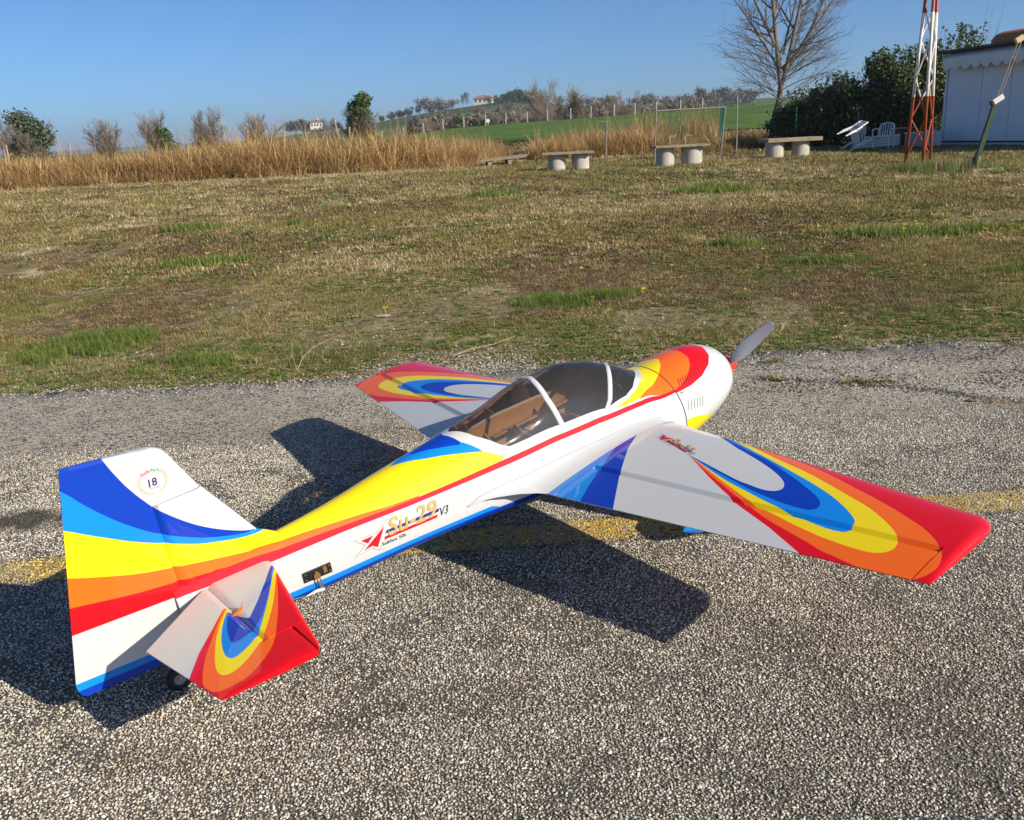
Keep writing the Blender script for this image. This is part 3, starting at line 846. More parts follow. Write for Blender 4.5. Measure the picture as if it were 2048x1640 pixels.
for x, tl in ((-.455, .35), (-.225, .3)):
    for yy in (-.045,):
        Ms = Matrix.Translation((x, yy, .012)) @ Matrix.Rotation(-tl, 4, 'Y') @ Matrix(((0, 0, 1, 0), (1, 0, 0, 0), (0, 1, 0, 0), (0, 0, 0, 1)))
        rp = [(-.042, 0), (.042, 0), (.044, .045), (.036, .072), (.018, .086), (-.018, .086), (-.036, .072), (-.044, .045)]
        part(MB().prism(rp, .010, Ms).build('seat_back', M_PLY, bevel=.003), fuselage)
        part(MB().box((x + .045, yy, .022), (.075, .08, .012)).build('seat_pan', M_INT, bevel=.004), fuselage)
for pts_ in ([(-.52, -.02, .03), (-.46, .03, .07), (-.38, .02, .05), (-.30, .05, .06)], [(-.28, -.03, .04), (-.2, .01, .075), (-.12, .03, .05)], [(-.40, .06, .03), (-.33, .055, .085), (-.25, .06, .04)]):
    part(MB().tube(pts_, .0022, 6).build('servo_lead', M_BLACK), fuselage)
for y0, z0, rr in ((-.055, .055, .007), (.03, .048, .010), (.075, .07, .005)):
    part(MB().tube([(-.55, y0 * .8, z0), (-.05, y0, z0 + .005)], rr, 10).build('control_tube', M_BLACK), fuselage)
for x, y, c in ((-.30, -.02, M_BLACK), (-.17, .02, M_BLACK), (-.42, .01, M_BLACK)):
    part(MB().box((x, y, .035), (.075, .05, .04)).build('receiver_box', c, bevel=.004), fuselage)
part(MB().prism([(-.075, .01), (.075, .01), (.085, .075), (.05, .105), (-.05, .105), (-.085, .075)], .008, Matrix.Translation((-.075, 0, .02)) @ Matrix(((0, 0, 1, 0), (1, 0, 0, 0), (0, 1, 0, 0), (0, 0, 0, 1)))).build('instrument_panel', M_INT), fuselage)

# ---- wings
SPAN = 1.1; YR = .185; CR = .489; XT = -.0447; CT = .275
def naca(s, t): s = np.clip(s, 0, 1); return 5 * t * (.2969 * np.sqrt(s) - .126 * s - .3516 * s ** 2 + .2843 * s ** 3 - .1036 * s ** 4)
def wing_c(y):
    k = (np.abs(y) - YR) / (SPAN - YR); return CR + (CT - CR) * k, XT * k, .132 - .012 * k
def wing_top(x, y):
    c, le, t = wing_c(y); return c * naca((le - x) / c, t)
YI, YO = .212, 1.068
def hinge_x(y): return -.3431 + (abs(y) - YI) * (.3431 - .2193) / (YO - YI)

W_white = [(-.15, -.12), (0.06, -0.06), (0.023, -0.1777), (-0.0044, -0.3271), (-0.0666, -0.444), (-0.0905, -0.5148), (-0.109, -0.5652), (-0.126, -0.6061), (-0.1454, -0.6434), (-0.1607, -0.6639), (-0.1709, -0.673), (-0.185, -0.6799), (-0.1972, -0.6781), (-0.2066, -0.669), (-0.2126, -0.6529), (-0.2139, -0.6296), (-0.2118, -0.6074), (-0.2109, -0.5721), (-0.1963, -0.5023), (-0.1843, -0.4473), (-0.1722, -0.3862)]
W_db = [(0.0283, -0.1656), (0.0147, -0.2633), (0.0032, -0.3338), (-0.030, -0.395), (-0.0703, -0.4991), (-0.0891, -0.5716), (-0.1163, -0.6335), (-0.1404, -0.6906), (-0.1633, -0.7383), (-0.1793, -0.7679), (-0.1942, -0.7833), (-0.2087, -0.79), (-0.2205, -0.7893), (-0.2305, -0.78), (-0.2353, -0.7624), (-0.2377, -0.72), (-0.2337, -0.6643), (-0.2286, -0.6202), (-0.2167, -0.562), (-0.2057, -0.5099), (-0.1903, -0.4522), (-0.1722, -0.3862)]
W_lb = [(0.0309, -0.1594), (0.0212, -0.2578), (0.0024, -0.3464), (-0.016, -0.3892), (-0.0571, -0.4889), (-0.0814, -0.566), (-0.1054, -0.6391), (-0.1264, -0.7067), (-0.1508, -0.7735), (-0.1722, -0.8181), (-0.1957, -0.8562), (-0.2115, -0.8764), (-0.2203, -0.8831), (-0.2286, -0.8854), (-0.2528, -0.8904), (-0.2631, -0.887), (-0.2697, -0.856), (-0.2689, -0.8195), (-0.2652, -0.7793), (-0.2565, -0.7257), (-0.2501, -0.6756), (-0.2386, -0.6193), (-0.2283, -0.5623), (-0.2168, -0.5189), (-0.1971, -0.4579), (-0.1722, -0.3862)]
W_ye = [(0.0349, -0.1521), (0.0304, -0.2501), (0.0091, -0.356), (-0.022, -0.4481), (-0.059, -0.5492), (-0.077, -0.6188), (-0.0922, -0.6833), (-0.1141, -0.7494), (-0.1381, -0.82), (-0.1565, -0.8764), (-0.1772, -0.9167), (-0.1966, -0.95), (-0.2167, -0.9743), (-0.2339, -0.9878), (-0.2431, -0.9916), (-0.2602, -0.9941), (-0.2742, -0.9898), (-0.2879, -0.9768), (-0.2963, -0.9556), (-0.2997, -0.9198), (-0.3002, -0.8867), (-0.3, -0.8522), (-0.298, -0.8341), (-0.2927, -0.7826), (-0.2837, -0.7338), (-0.2778, -0.6874), (-0.2667, -0.6477), (-0.2552, -0.6115), (-0.2422, -0.5733), (-0.2259, -0.5262), (-0.2082, -0.4823), (-0.1722, -0.3862)]
W_or = [(0.0376, -0.1459), (0.0357, -0.2456), (0.0148, -0.3582), (-0.006, -0.4412), (-0.024, -0.5104), (-0.036, -0.5754), (-0.0491, -0.6436), (-0.0654, -0.7172), (-0.0917, -0.7907), (-0.1185, -0.8761), (-0.1385, -0.9325), (-0.1517, -0.9651), (-0.171, -1.0109), (-0.1998, -1.0511), (-0.2275, -1.0745), (-0.2529, -1.0856), (-0.2822, -1.0884), (-0.3099, -1.0798), (-0.3279, -1.066), (-0.3435, -1.0335), (-0.3467, -0.9938), (-0.3435, -0.9493), (-0.34, -0.9119), (-0.3388, -0.8779), (-0.3321, -0.857), (-0.3211, -0.8023), (-0.3073, -0.7303), (-0.2935, -0.6854), (-0.2782, -0.6439), (-0.2675, -0.614), (-0.2567, -0.5847), (-0.2212, -0.493), (-0.1722, -0.3862)]
W_red = [(-0.1722, -0.3862), (-0.2327, -0.5024), (-0.2618, -0.5654), (-0.2758, -0.5997), (-0.2939, -0.6359), (-0.3273, -0.7449), (-0.3677, -0.8498), (-.45, -1.05), (-.45, -1.3), (.2, -1.3), (.2, -.15), (.04, -.14)]
W_rdb = [(-0.50, -0.42), (-0.4544, -0.3923), (-0.3388, -0.3033), (-0.3059, -0.2803), (-0.2284, -0.227), (-0.1513, -0.1888), (-0.0367, -0.1337), (-.0367, .1), (-.6, .1)]
W_rlb = [(-0.52, -0.315), (-0.4684, -0.2924), (-0.4103, -0.2646), (-0.3497, -0.2383), (-0.2927, -0.2141), (-0.1958, -0.1748), (-0.0505, -0.13), (-.05, .1), (-.6, .1)]
WING = [(W_red, C_RED), (chaikin(W_or, 1), C_OR), (chaikin(W_ye, 1), C_YE), (chaikin(W_lb, 1), C_LB), (chaikin(W_db, 1), C_DB), (chaikin(W_white, 1), C_WHITE), (W_rdb, C_DB), (W_rlb, C_LB)]
M_WING = film_mat('wing_film', C_WHITE, [c for p, c in WING])

def loft(rows, closed=True):
    rows = [np.asarray(r, float) for r in rows]; n = len(rows); m = len(rows[0])
    V = np.concatenate(rows); i = np.arange(n - 1)[:, None] * m
    j = np.arange(m if closed else m - 1)[None, :]
    return V, np.stack([i + j, i + (j + 1) % m, i + m + (j + 1) % m, i + m + j], -1).reshape(-1, 4)

def wing_row(y, xe, bevel, tipk=1.0):
    """contour of the right wing at span station y, from the rear over the nose to the rear below"""
    c, le, t = wing_c(y)
    r = .045
    if y > SPAN - r: le = le - .058 * (1 - math.sqrt(max(0, 1 - ((y - (SPAN - r)) / r) ** 2)))
    c = le - (wing_c(y)[1] - wing_c(y)[0]); 
    nn = 84
    s = (np.linspace(0, 1, nn) ** 1.9)
    xb = xe + (.013 if bevel else 0)
    x = le - s * (le - xb)
    z = c * naca((le - x) / c, t) * tipk
    if bevel:
        xr = np.array([xe + .0065, xe]); zr = c * naca((le - xr) / c, t) - np.array([.0034, .0072])
        x = np.concatenate([x, xr]); z = np.concatenate([z, zr])
    z = z + .0009 * (s[-1] if False else 1) * np.clip((le - x) / c, 0, 1)
    top = np.stack([x, 0 * x - y, z], -1)[::-1]; bot = np.stack([x, 0 * x - y, -z], -1)[1:]
    return np.concatenate([top, bot])

def add_cap(V, F, row0, m, flip=False):
    f = list(range(row0, row0 + m)); return tuple(reversed(f)) if flip else tuple(f)

def film_wing(me, right=True):
    v = verts(me); P = v[:, :2].copy()
    if not right: P[:, 1] *= -1
    low = v[:, 2] < -.0005
    put_film(me, P, [p for p, c in WING], lambda k: low & (k != 0) if k > 0 else np.zeros(len(v), bool))

def mirror_y(me):
    v = verts(me); v[:, 1] *= -1
    me.vertices.foreach_set('co', v.astype(np.float32).ravel()); me.flip_normals(); me.update(); return me

def make_wing():
    VV = []; FF = []
    def seg(rows, cap0, cap1):
        base = sum(len(v) for v in VV); V, F = loft(rows); m = len(rows[0])
        FF.extend([tuple(int(a) + base for a in f) for f in F])
        if cap0: FF.append(tuple(base + a for a in range(m)))
        if cap1: FF.append(tuple(base + (len(rows) - 1) * m + a for a in reversed(range(m))))
        VV.append(V)
    te = lambda y: wing_c(y)[1] - wing_c(y)[0]
    seg([wing_row(y, te(y), False) for y in np.linspace(.10, YI, 24)], False, True)
    seg([wing_row(y, hinge_x(y), True) for y in np.linspace(YI, YO, 180)], False, False)
    ys_ = np.concatenate([np.linspace(YO, 1.085, 5), SPAN - .015 * (1 - np.sin(np.linspace(0, PI / 2, 12)[1:]))])
    seg([wing_row(min(y, SPAN - 1e-5), te(y), False, math.sqrt(max(0.0, 1 - (max(0, y - 1.085) / .015) ** 2)) * .97 + .03) for y in ys_], True, True)
    me = bpy.data.meshes.new('wing'); me.from_pydata([tuple(v) for v in np.concatenate(VV)], [], FF); me.update()
    me.polygons.foreach_set('use_smooth', np.ones(len(me.polygons), bool))
    return me
def make_aileron():
    rows = []
    for y in np.linspace(YI + .0025, YO - .0025, 170):
        c, le, t = wing_c(y); h = hinge_x(y) - .0006; te = le - c
        x = np.concatenate([[h], h - np.linspace(.0065, (h - te), 34)])
        z = c * naca((le - x) / c, t) + .0009; z[0] -= .0058
        top = np.stack([x, 0 * x - y, z], -1)[::-1]; bot = np.stack([x, 0 * x - y, -z], -1)
        rows.append(np.concatenate([top, bot]))
    V, F = loft(rows); m = len(rows[0])
    fs = [tuple(map(int, f)) for f in F] + [tuple(range(m)), tuple(reversed(range(len(V) - m, len(V))))]
    me = bpy.data.meshes.new('aileron'); me.from_pydata([tuple(v) for v in V], [], fs); me.update()
    me.polygons.foreach_set('use_smooth', np.ones(len(me.polygons), bool))
    return me
def sharp(o, ang=28):
    """keep creases crisp on smooth shaded parts"""
    o.data.set_sharp_from_angle(angle=math.radians(ang)); return o
for side in (1, -1):
    w = make_wing(); a = make_aileron()
    if side < 0: mirror_y(w); mirror_y(a)
    film_wing(w, side > 0); film_wing(a, side > 0)
    wo = sharp(part(link('wing', w, None, M_WING)), 13); ao = sharp(part(link('aileron', a, None, M_WING), wo), 13)
    wo['label'] = 'right wing nearest the camera' if side > 0 else 'left wing beyond the canopy'

# wing root fairing
def fairing(side):
    U = [(-.6695, 1.60), (-.62, 1.545), (-.5713, 1.512), (-.4128, 1.4623), (-.2426, 1.4133), (-.1143, 1.352), (-.02, 1.33), (.03, 1.40)]
    L = [(-.6695, -.1065), (-.60, -.128), (-.545, -.150), (-.505, -.176), (-.487, -.1935)]
    n = 70; Vv = []; Ff = []; m = 12
    for i in range(n + 1):
        k = i / n
        xu = -.6695 + (.0 + .66) * k ** 1.0
        pu = float(np.interp(xu, [u[0] for u in U], [u[1] for u in U])); a = sec(np.array([xu]), np.array([pu]))[0]
        if k < .27:
            q = k / .27; xl = float(np.interp(q, np.linspace(0, 1, 5), [l[0] for l in L])); yl = float(np.interp(q, np.linspace(0, 1, 5), [l[1] for l in L])); zl = a[2] * (1 - q) ** 1.5 + .0015 * q
        else:
            q = (k - .27) / .73; xl = -.487 + .485 * q; yl = -.1935; zl = float(wing_top(np.array([xl]), np.array([.1935]))[0]) + .0016
        b = np.array([xl, yl, zl])
        c = np.array([.5 * (a[0] + b[0]), a[1] * .78 + b[1] * .22 - .004, a[2] * .22 + b[2] * .78])
        for j in range(m):
            t = j / (m - 1)
            p = (1 - t) ** 2 * a + 2 * t * (1 - t) * c + t * t * b
            if t == 0: p = p + np.array([0, .002, 0])
            else: p = p - np.array([0, .0012, 0]) * (1 - t)
            Vv.append(p * np.array([1, side, 1]))
    for i in range(n):
        for j in range(m - 1): Ff.append((i * m + j, i * m + j + 1, (i + 1) * m + j + 1, (i + 1) * m + j))
    # underside closing strip
    return part(MB().add(Vv, Ff).build('wing_fairing', M_WHITEP, smooth=True), fuselage)
for s in (1, -1):
    fo = fairing(s)
    vv = [v.co.copy() for v in fo.data.vertices][0::12]
    part(MB().tube([Vector((v.x, v.y - .0022 * s, v.z)) for v in vv], .0006, 4).build('fairing_seam', pmat('seam_grey', (.25, .25, .26), (.2, .2, .2), 30, .6)), fuselage)

# ---- tail: flat panels between a front edge and a rear edge
def panel(front, rear, nv, nu, half, axis, caps=(True, True)):
    """front/rear polylines in the panel's plane; half(u) half thickness; axis maps (a,b,h) to body"""
    def walk(pl, t):
        pl = np.asarray(pl, float); d = np.concatenate([[0], np.cumsum(np.linalg.norm(np.diff(pl, axis=0), axis=1))]); d = d / d[-1]
        return np.stack([np.interp(t, d, pl[:, 0]), np.interp(t, d, pl[:, 1])], -1)
    t = np.linspace(0, 1, nv); A = walk(front, t); B = walk(rear, t)
    u = np.linspace(0, 1, nu) ** 1.25
    rows = []
    for i in range(nv):
        p = A[i][None] + (B[i] - A[i])[None] * u[:, None]
        h = np.array([half(q, t[i]) for q in u])
        top = [axis(a, b, hh) for (a, b), hh in zip(p, h)]; bot = [axis(a, b, -hh) for (a, b), hh in zip(p, h)]
        rows.append(np.array(top + bot[::-1]))
    V, F = loft(rows); m = len(rows[0])
    return V, [tuple(map(int, f)) for f in F] + ([tuple(range(m))] if caps[0] else []) + ([tuple(reversed(range(len(V) - m, len(V))))] if caps[1] else [])
def join_panels(name, ps):
    VV = []; FF = []; b = 0
    for V, F in ps:
        VV.append(V); FF += [tuple(i + b for i in f) for f in F]; b += len(V)
    me = bpy.data.meshes.new(name); me.from_pydata([tuple(v) for v in np.concatenate(VV)], [], FF); me.update()
    bm = bmesh.new(); bm.from_mesh(me); bmesh.ops.recalc_face_normals(bm, faces=bm.faces); bm.to_mesh(me); bm.free()
    me.polygons.foreach_set('use_smooth', np.ones(len(me.polygons), bool)); return me
nose = lambda h, r=.12: (lambda u, v: h * math.sqrt(max(0, 1 - (1 - min(1, u / r)) ** 2)) + .0006)
def with_bevel(h, r=.12, b=.10): return lambda u, v: (h * math.sqrt(max(0, 1 - (1 - min(1, u / r)) ** 2)) + .0006) * (1 - .5 * max(0, (u - (1 - b)) / b))
def ctrl(h, tip=.0011, b=.05): return lambda u, v: (h + (tip - h) * u) * (.5 + .5 * min(1, u / b))

fin_ax = lambda a, b, h: (a, -h, b)
F_yl = [(-1.64, .395), (-1.5198, 0.3276), (-1.487, 0.3025), (-1.4393, 0.2701), (-1.4088, 0.2493), (-1.3498, 0.2178), (-1.2881, 0.1862), (-1.2655, 0.1788), (-1.1965, 0.1569), (-1.10, 0.146)]
F_ld = [(-1.60, .52), (-1.4996, 0.406), (-1.469, 0.358), (-1.4274, 0.3074), (-1.3935, 0.2735), (-1.3523, 0.2389), (-1.2841, 0.1996), (-1.2622, 0.1899), (-1.2027, 0.1681), (-1.10, 0.149)]
F_dw = [(-1.42, .47), (-1.4124, 0.4359), (-1.4026, 0.4039), (-1.383, 0.3555), (-1.3524, 0.3037), (-1.342, 0.2913), (-1.3134, 0.259), (-1.274, 0.2222), (-1.2196, 0.1863), (-1.1642, 0.1609), (-1.10, .152)]
F_yo = [(-1.70, .30), (-1.544, 0.2308), (-1.5209, 0.2191), (-1.4738, 0.1997), (-1.4192, 0.1783), (-1.3531, 0.1611), (-1.2694, 0.1389), (-1.10, .10)]
F_or = [(-1.70, .20), (-1.5606, 0.1686), (-1.4316, 0.1388), (-1.3584, 0.128), (-1.2463, 0.1074), (-1.10, .08)]
F_rw = [(-1.70, .12), (-1.5746, 0.111), (-1.4739, 0.1033), (-1.3515, 0.0944), (-1.10, .07)]
F_wl = [(-1.70, .0135), (-1.6015, 0.0069), (-1.4535, -0.0028), (-1.10, -.026)]
F_lbdb = [(-1.70, -.0045), (-1.6015, -0.0103), (-1.45, -0.0191), (-1.10, -.04)]
band = lambda a, b: chaikin(a, 2) + chaikin(b, 2)[::-1]
FIN = [(band([(-1.60, .70)] + F_dw[:0] + F_dw, F_ld), C_DB), (band(F_ld, F_yl), C_LB), (band(F_yl, F_yo), C_YE), (band(F_yo, F_or), C_OR), (band(F_or, F_rw), C_RED), (band(F_wl, F_lbdb), C_LB), (band(F_lbdb, [(-1.70, -.3), (-1.1, -.3)]), C_DB)]
M_FIN = film_mat('fin_film', C_WHITE, [c for p, c in FIN])
fin_me = join_panels('fin', [panel([(-1.10, .10), (-1.118, .132), (-1.138, .146), (-1.158, .158), (-1.2039, .2359), (-1.2463, .3055)], [(-1.3510, .06), (-1.3510, .3062)], 60, 34, with_bevel(.0125, .14, .07), fin_ax)])
put_film(fin_me, verts(fin_me)[:, [0, 2]], [p for p, c in FIN])
fin = sharp(part(link('fin', fin_me, None, M_FIN)), 35)
def rud_half(u, v):
    uh = .371 - .247 * v
    h = .0125 * math.sqrt(max(0, 1 - (1 - min(1, u / .10)) ** 2)) + .0006 if u < uh else .0131 + (.0022 - .0131) * (u - uh) / (1 - uh)
    return h * (1 - .35 * max(0, (v - .93) / .07))
rud_me = join_panels('rudder', [
    panel([(-1.3518, -.0435), (-1.3518, .3072)], [(-1.572, -.0305), (-1.589, -.029), (-1.598, -.021), (-1.6018, -.010), (-1.6022, .0027), (-1.5258, .3072)], 110, 46, ctrl(.0125, .0022, .05), fin_ax, (True, False)),
    panel([(-1.2493, .3072), (-1.2888, .3945), (-1.2960, .4085), (-1.3060, .4185), (-1.3200, .4250), (-1.3330, .4272)], [(-1.5258, .3072), (-1.4904, .4471)], 46, 60, rud_half, fin_ax, (False, True))])
put_film(rud_me, verts(rud_me)[:, [0, 2]], [p for p, c in FIN])
rudder = sharp(part(link('rudder', rud_me, None, M_FIN)), 35)

SZ = .082
M_HORN = film_mat('horn_film', C_OR, [])
S_in = [(-1.2935, -.2261), (-1.2541, -.1782), (-1.2075, -.1147), (-1.1659, -.0544)]
S_or = [(-1.1757, -0.1006), (-1.2105, -0.1835), (-1.2352, -0.2367), (-1.26, -0.285), (-1.2877, -0.3352), (-1.3109, -0.3632), (-1.3508, -0.3904), (-1.378, -0.4), (-1.4108, -0.3977), (-1.4266, -0.3909), (-1.436, -0.3819), (-1.4404, -0.3555), (-1.4376, -0.3389), (-1.4208, -0.2995), (-1.3976, -0.2593), (-1.3571, -0.2019), (-1.3105, -0.1381)]
S_ye = [(-1.1717, -0.0897), (-1.2201, -0.1883), (-1.2601, -0.2532), (-1.2969, -0.3039), (-1.3113, -0.3199), (-1.3532, -0.3517), (-1.3871, -0.3631), (-1.4027, -0.3548), (-1.4074, -0.3382), (-1.3993, -0.3035), (-1.373, -0.242), (-1.3448, -0.1917), (-1.3092, -0.1455)]
S_lb = [(-1.1699, -0.0757), (-1.2044, -0.1375), (-1.2436, -0.2033), (-1.2929, -0.2789), (-1.3081, -0.2946), (-1.3297, -0.3112), (-1.3609, -0.3238), (-1.3744, -0.3185), (-1.3765, -0.2951), (-1.365, -0.2521), (-1.3435, -0.2038), (-1.3137, -0.1564)]
S_db = [(-1.168, -.064), (-1.1934, -0.1149), (-1.2075, -0.1394), (-1.245, -0.2015), (-1.2832, -0.2551), (-1.3104, -0.2718), (-1.3359, -0.279), (-1.3505, -0.2753), (-1.3504, -0.2607), (-1.3416, -0.2268), (-1.3282, -0.1918), (-1.3109, -0.16)]
S_red = [(-1.3134, -0.14), (-1.3666, -0.2), (-1.4082, -0.246), (-1.4525, -0.3088), (-1.6, -.45), (-1.6, -.7), (-1.0, -.7), (-1.0, -.05)] + S_in[::-1]
STAB = [(S_red, C_RED)] + [(chaikin(p, 2) + S_in, c) for p, c in ((S_or, C_OR), (S_ye, C_YE), (S_lb, C_LB), (S_db, C_DB))]
M_STAB = film_mat('tailplane_film', C_WHITE, [c for p, c in STAB], 0.5)
stab_ax = lambda a, b, h: (a, b, SZ + h)
def horn_half(u, v):
    uh = .281
    h = .0095 * (.75 + .25 * min(1, u / .05)) if u < uh else .0095 + (.0012 - .0095) * (u - uh) / (1 - uh)
    return h * (1 - .3 * max(0, (v - .85) / .15))
def make_tail(side):
    st = join_panels('tailplane', [
        panel([(-1.157, 0), (-1.1604, -.040), (-1.2175, -.3248)], [(-1.3035, 0), (-1.3035, -.3248)], 70, 30, with_bevel(.0100, .16, .09), stab_ax),
        panel([(-1.2175, -.3248), (-1.2335, -.405), (-1.2375, -.418), (-1.2445, -.4285)], [(-1.2446, -.3248), (-1.2450, -.4300)], 24, 16, lambda u, v: (.0094 * math.sqrt(max(0, 1 - (1 - min(1, u / .6)) ** 2)) + .0006) * (1 - .3 * v), stab_ax)])
    el = join_panels('elevator', [
        panel([(-1.3043, -.020), (-1.3043, -.3258)], [(-1.4784, -.1435), (-1.4478, -.3258)], 80, 40, ctrl(.0095, .0012, .07), stab_ax, (True, False)),
        panel([(-1.2482, -.3258), (-1.2485, -.4325)], [(-1.4478, -.3258), (-1.4330, -.414), (-1.4305, -.4185)], 34, 40, horn_half, stab_ax)])
    for me in (st, el):
        v = verts(me); P = v[:, :2]
        put_film(me, P, [p for p, c in STAB])
        if side < 0: mirror_y(me)
    so = sharp(part(link('tailplane', st, None, M_STAB)), 35); eo = sharp(part(link('elevator', el, None, M_STAB), so), 35)
    so['label'] = 'right half of the tailplane' if side > 0 else 'left half of the tailplane'
    # control horn on the elevator
    hx = Matrix.Translation((-1.300, -.185 * side, SZ + .008)) @ Matrix(((1, 0, 0, 0), (0, 0, 1, 0), (0, 1, 0, 0), (0, 0, 0, 1)))
    part(MB().prism([(-.014, 0), (.010, 0), (.012, .008), (.015, .020), (.009, .010)], .002, hx).build('control_horn', M_HORN), eo)
    return so
for s in (1, -1): make_tail(s)

# ---- elevator servo on the flank
srv = part(empty('servo')); srv.location = (0, 0, ZB)
p0 = side_point(-1.069, .016); p1 = side_point(-1.036, .016); p2 = side_point(-1.102, .016)
sx = (p1 - p2).normalized(); pu_ = side_point(-1.069, .030); pd_ = side_point(-1.069, .002); sz_ = (pu_ - pd_).normalized(); sy_ = sx.cross(sz_).normalized()
if sy_.y > 0: sy_ = -sy_
SM = Matrix.Translation(p0) @ Matrix((sx, sy_, sz_)).transposed().to_4x4()
def sbox(c, d): return MB().box(SM @ Vector(c), d, M=SM.to_3x3())
part(sbox((0, .002, 0), (.068, .005, .025)).build('servo_case', M_BLACK, bevel=.0008), srv)
for x in (-.029, .029):
    for z in (-.007, .007):
        part(MB().lathe([(.0, .0026), (.0056, .0026), (.006, .0)], 10, SM @ Matrix.Translation((x, 0, z)) @ Matrix.Rotation(-PI / 2, 4, 'X')).build('screw', M_STEEL), srv)
M_GOLD = pmat('gold_anodised', (0.75, 0.42, 0.10), (0.6, 0.32, 0.07), 60, 0.3, metal=0.8)
part(sbox((.018, .0048, .002), (.008, .0012, .016)).build('servo_label', M_GOLD), srv)
mb = MB().lathe([(.004, .0), (.004, .008), (.009, .008), (.009, .0)], 16, SM @ Matrix.Translation((-.004, 0, -.004)) @ Matrix.Rotation(-PI / 2, 4, 'X'))
for dx in (-.004, .004): mb.tube([SM @ Vector((-.004 + dx, .008, -.006)), SM @ Vector((.002 + dx * .5, .008, -.044))], .0016, 6)
part(mb.build('servo_arm', M_GOLD), srv)
mb = MB().tube([SM @ Vector((.004, .008, -.043)), SM @ Vector((-.016, .009, -.040)), SM @ Vector((-.040, .009, -.042))], [.0045, .0042, .0016], 8)
part(mb.build('ball_link', M_WHITEP), srv)
part(MB().tube([SM @ Vector((-.038, .009, -.042)), SM @ Vector((-.10, .010, -.030)), Vector((-1.292, -.10, SZ - .02))], .0014, 6).build('pushrod', M_STEEL), srv)

# ---- undercarriage
M_RUB = pmat('tyre_rubber', (0.020, 0.020, 0.020), (0.012, 0.012, 0.012), 50, 0.8, bump=.001)
M_PANT = film_mat('wheel_pant_paint', C_LB, [])
for s in (1, -1):
    gz = -(.3139 - .01002 * (-.275 * s) * 1) / .99007
    y = -.292 * s
    mb = MB(); n = 12
    pts = [(-.03 + .02 * k / n, -s * (.085 + .17 * (k / n)), -.125 - (.135) * (k / n) ** 1.15) for k in range(n + 1)]
    Vv = []; Ff = []
    for (x, yy, z), k in zip(pts, range(n + 1)):
        w = .030 - .012 * k / n
        Vv += [(x - w, yy, z - .002), (x + w, yy, z - .002), (x + w, yy, z + .002), (x - w, yy, z + .002)]
    for k in range(n):
        for j in range(4): Ff.append((4 * k + j, 4 * k + (j + 1) % 4, 4 * k + 4 + (j + 1) % 4, 4 * k + 4 + j))
    leg = part(MB().add(Vv, Ff).build('gear_leg', M_WHITEP))
    wz_ = gz + .046
    MR = Matrix.Translation((.02, y, wz_)) @ Matrix.Rotation(PI / 2, 4, 'X')
    wh = part(MB().lathe([(-.014, .0), (-.014, .026), (-.013, .040), (-.006, .046), (.006, .046), (.013, .040), (.014, .026), (.014, .0)], 28, MR).build('wheel', M_RUB, smooth=True), leg)
    # streamlined wheel pant
    Vv = []; Ff = []; nn, mm = 30, 18
    for i in range(nn + 1):
        k = i / nn; x = .125 - .250 * k
        prof = math.sin(PI * min(1, k / .6) / 2) ** .7 if k < .6 else math.cos((k - .6) / .4 * PI / 2) ** .8
        for j in range(mm):
            q = 2 * PI * j / mm
            Vv.append((x, y + .031 * prof * math.cos(q), wz_ + .012 + .012 * k + (.050 if math.sin(q) > 0 else .034) * prof * math.sin(q)))
    for i in range(nn):
        for j in range(mm): Ff.append((i * mm + j, i * mm + (j + 1) % mm, (i + 1) * mm + (j + 1) % mm, (i + 1) * mm + j))
    part(MB().add(Vv, Ff).build('wheel_pant', M_PANT, smooth=True), leg)
# tail wheel
twx = -1.415; gz = -(.3139 + .14019 * twx) / .99007
tz = gz + .027
M_HUB = pmat('grey_hub', (0.30, 0.31, 0.32), (0.22, 0.23, 0.24), 60, 0.4)
tw = part(empty('tail_wheel')); tw.location = (0, 0, ZB)
MR = Matrix.Translation((twx, -.005, tz)) @ Matrix.Rotation(PI / 2, 4, 'X')
part(MB().lathe([(-.009, .013), (-.0095, .021), (-.006, .0265), (.006, .0265), (.0095, .021), (.009, .013)], 26, MR).build('tyre', M_RUB, smooth=True), tw)
part(MB().lathe([(-.008, 0), (-.008, .013), (.008, .013), (.008, .006), (.0105, .006), (.0105, 0)], 22, MR).build('hub', M_HUB), tw)
part(MB().tube([(twx, -.014, tz), (twx + .012, -.012, tz + .03), (twx + .05, -.004, -.04)], .0022, 6).tube([(twx, .006, tz), (twx + .012, .006, tz + .03), (twx + .05, .002, -.04)], .0022, 6).build('strut', M_STEEL), tw)
part(MB().box((-1.30, 0, -.0465), (.16, .012, .004)).build('spring', M_BLACK), tw)
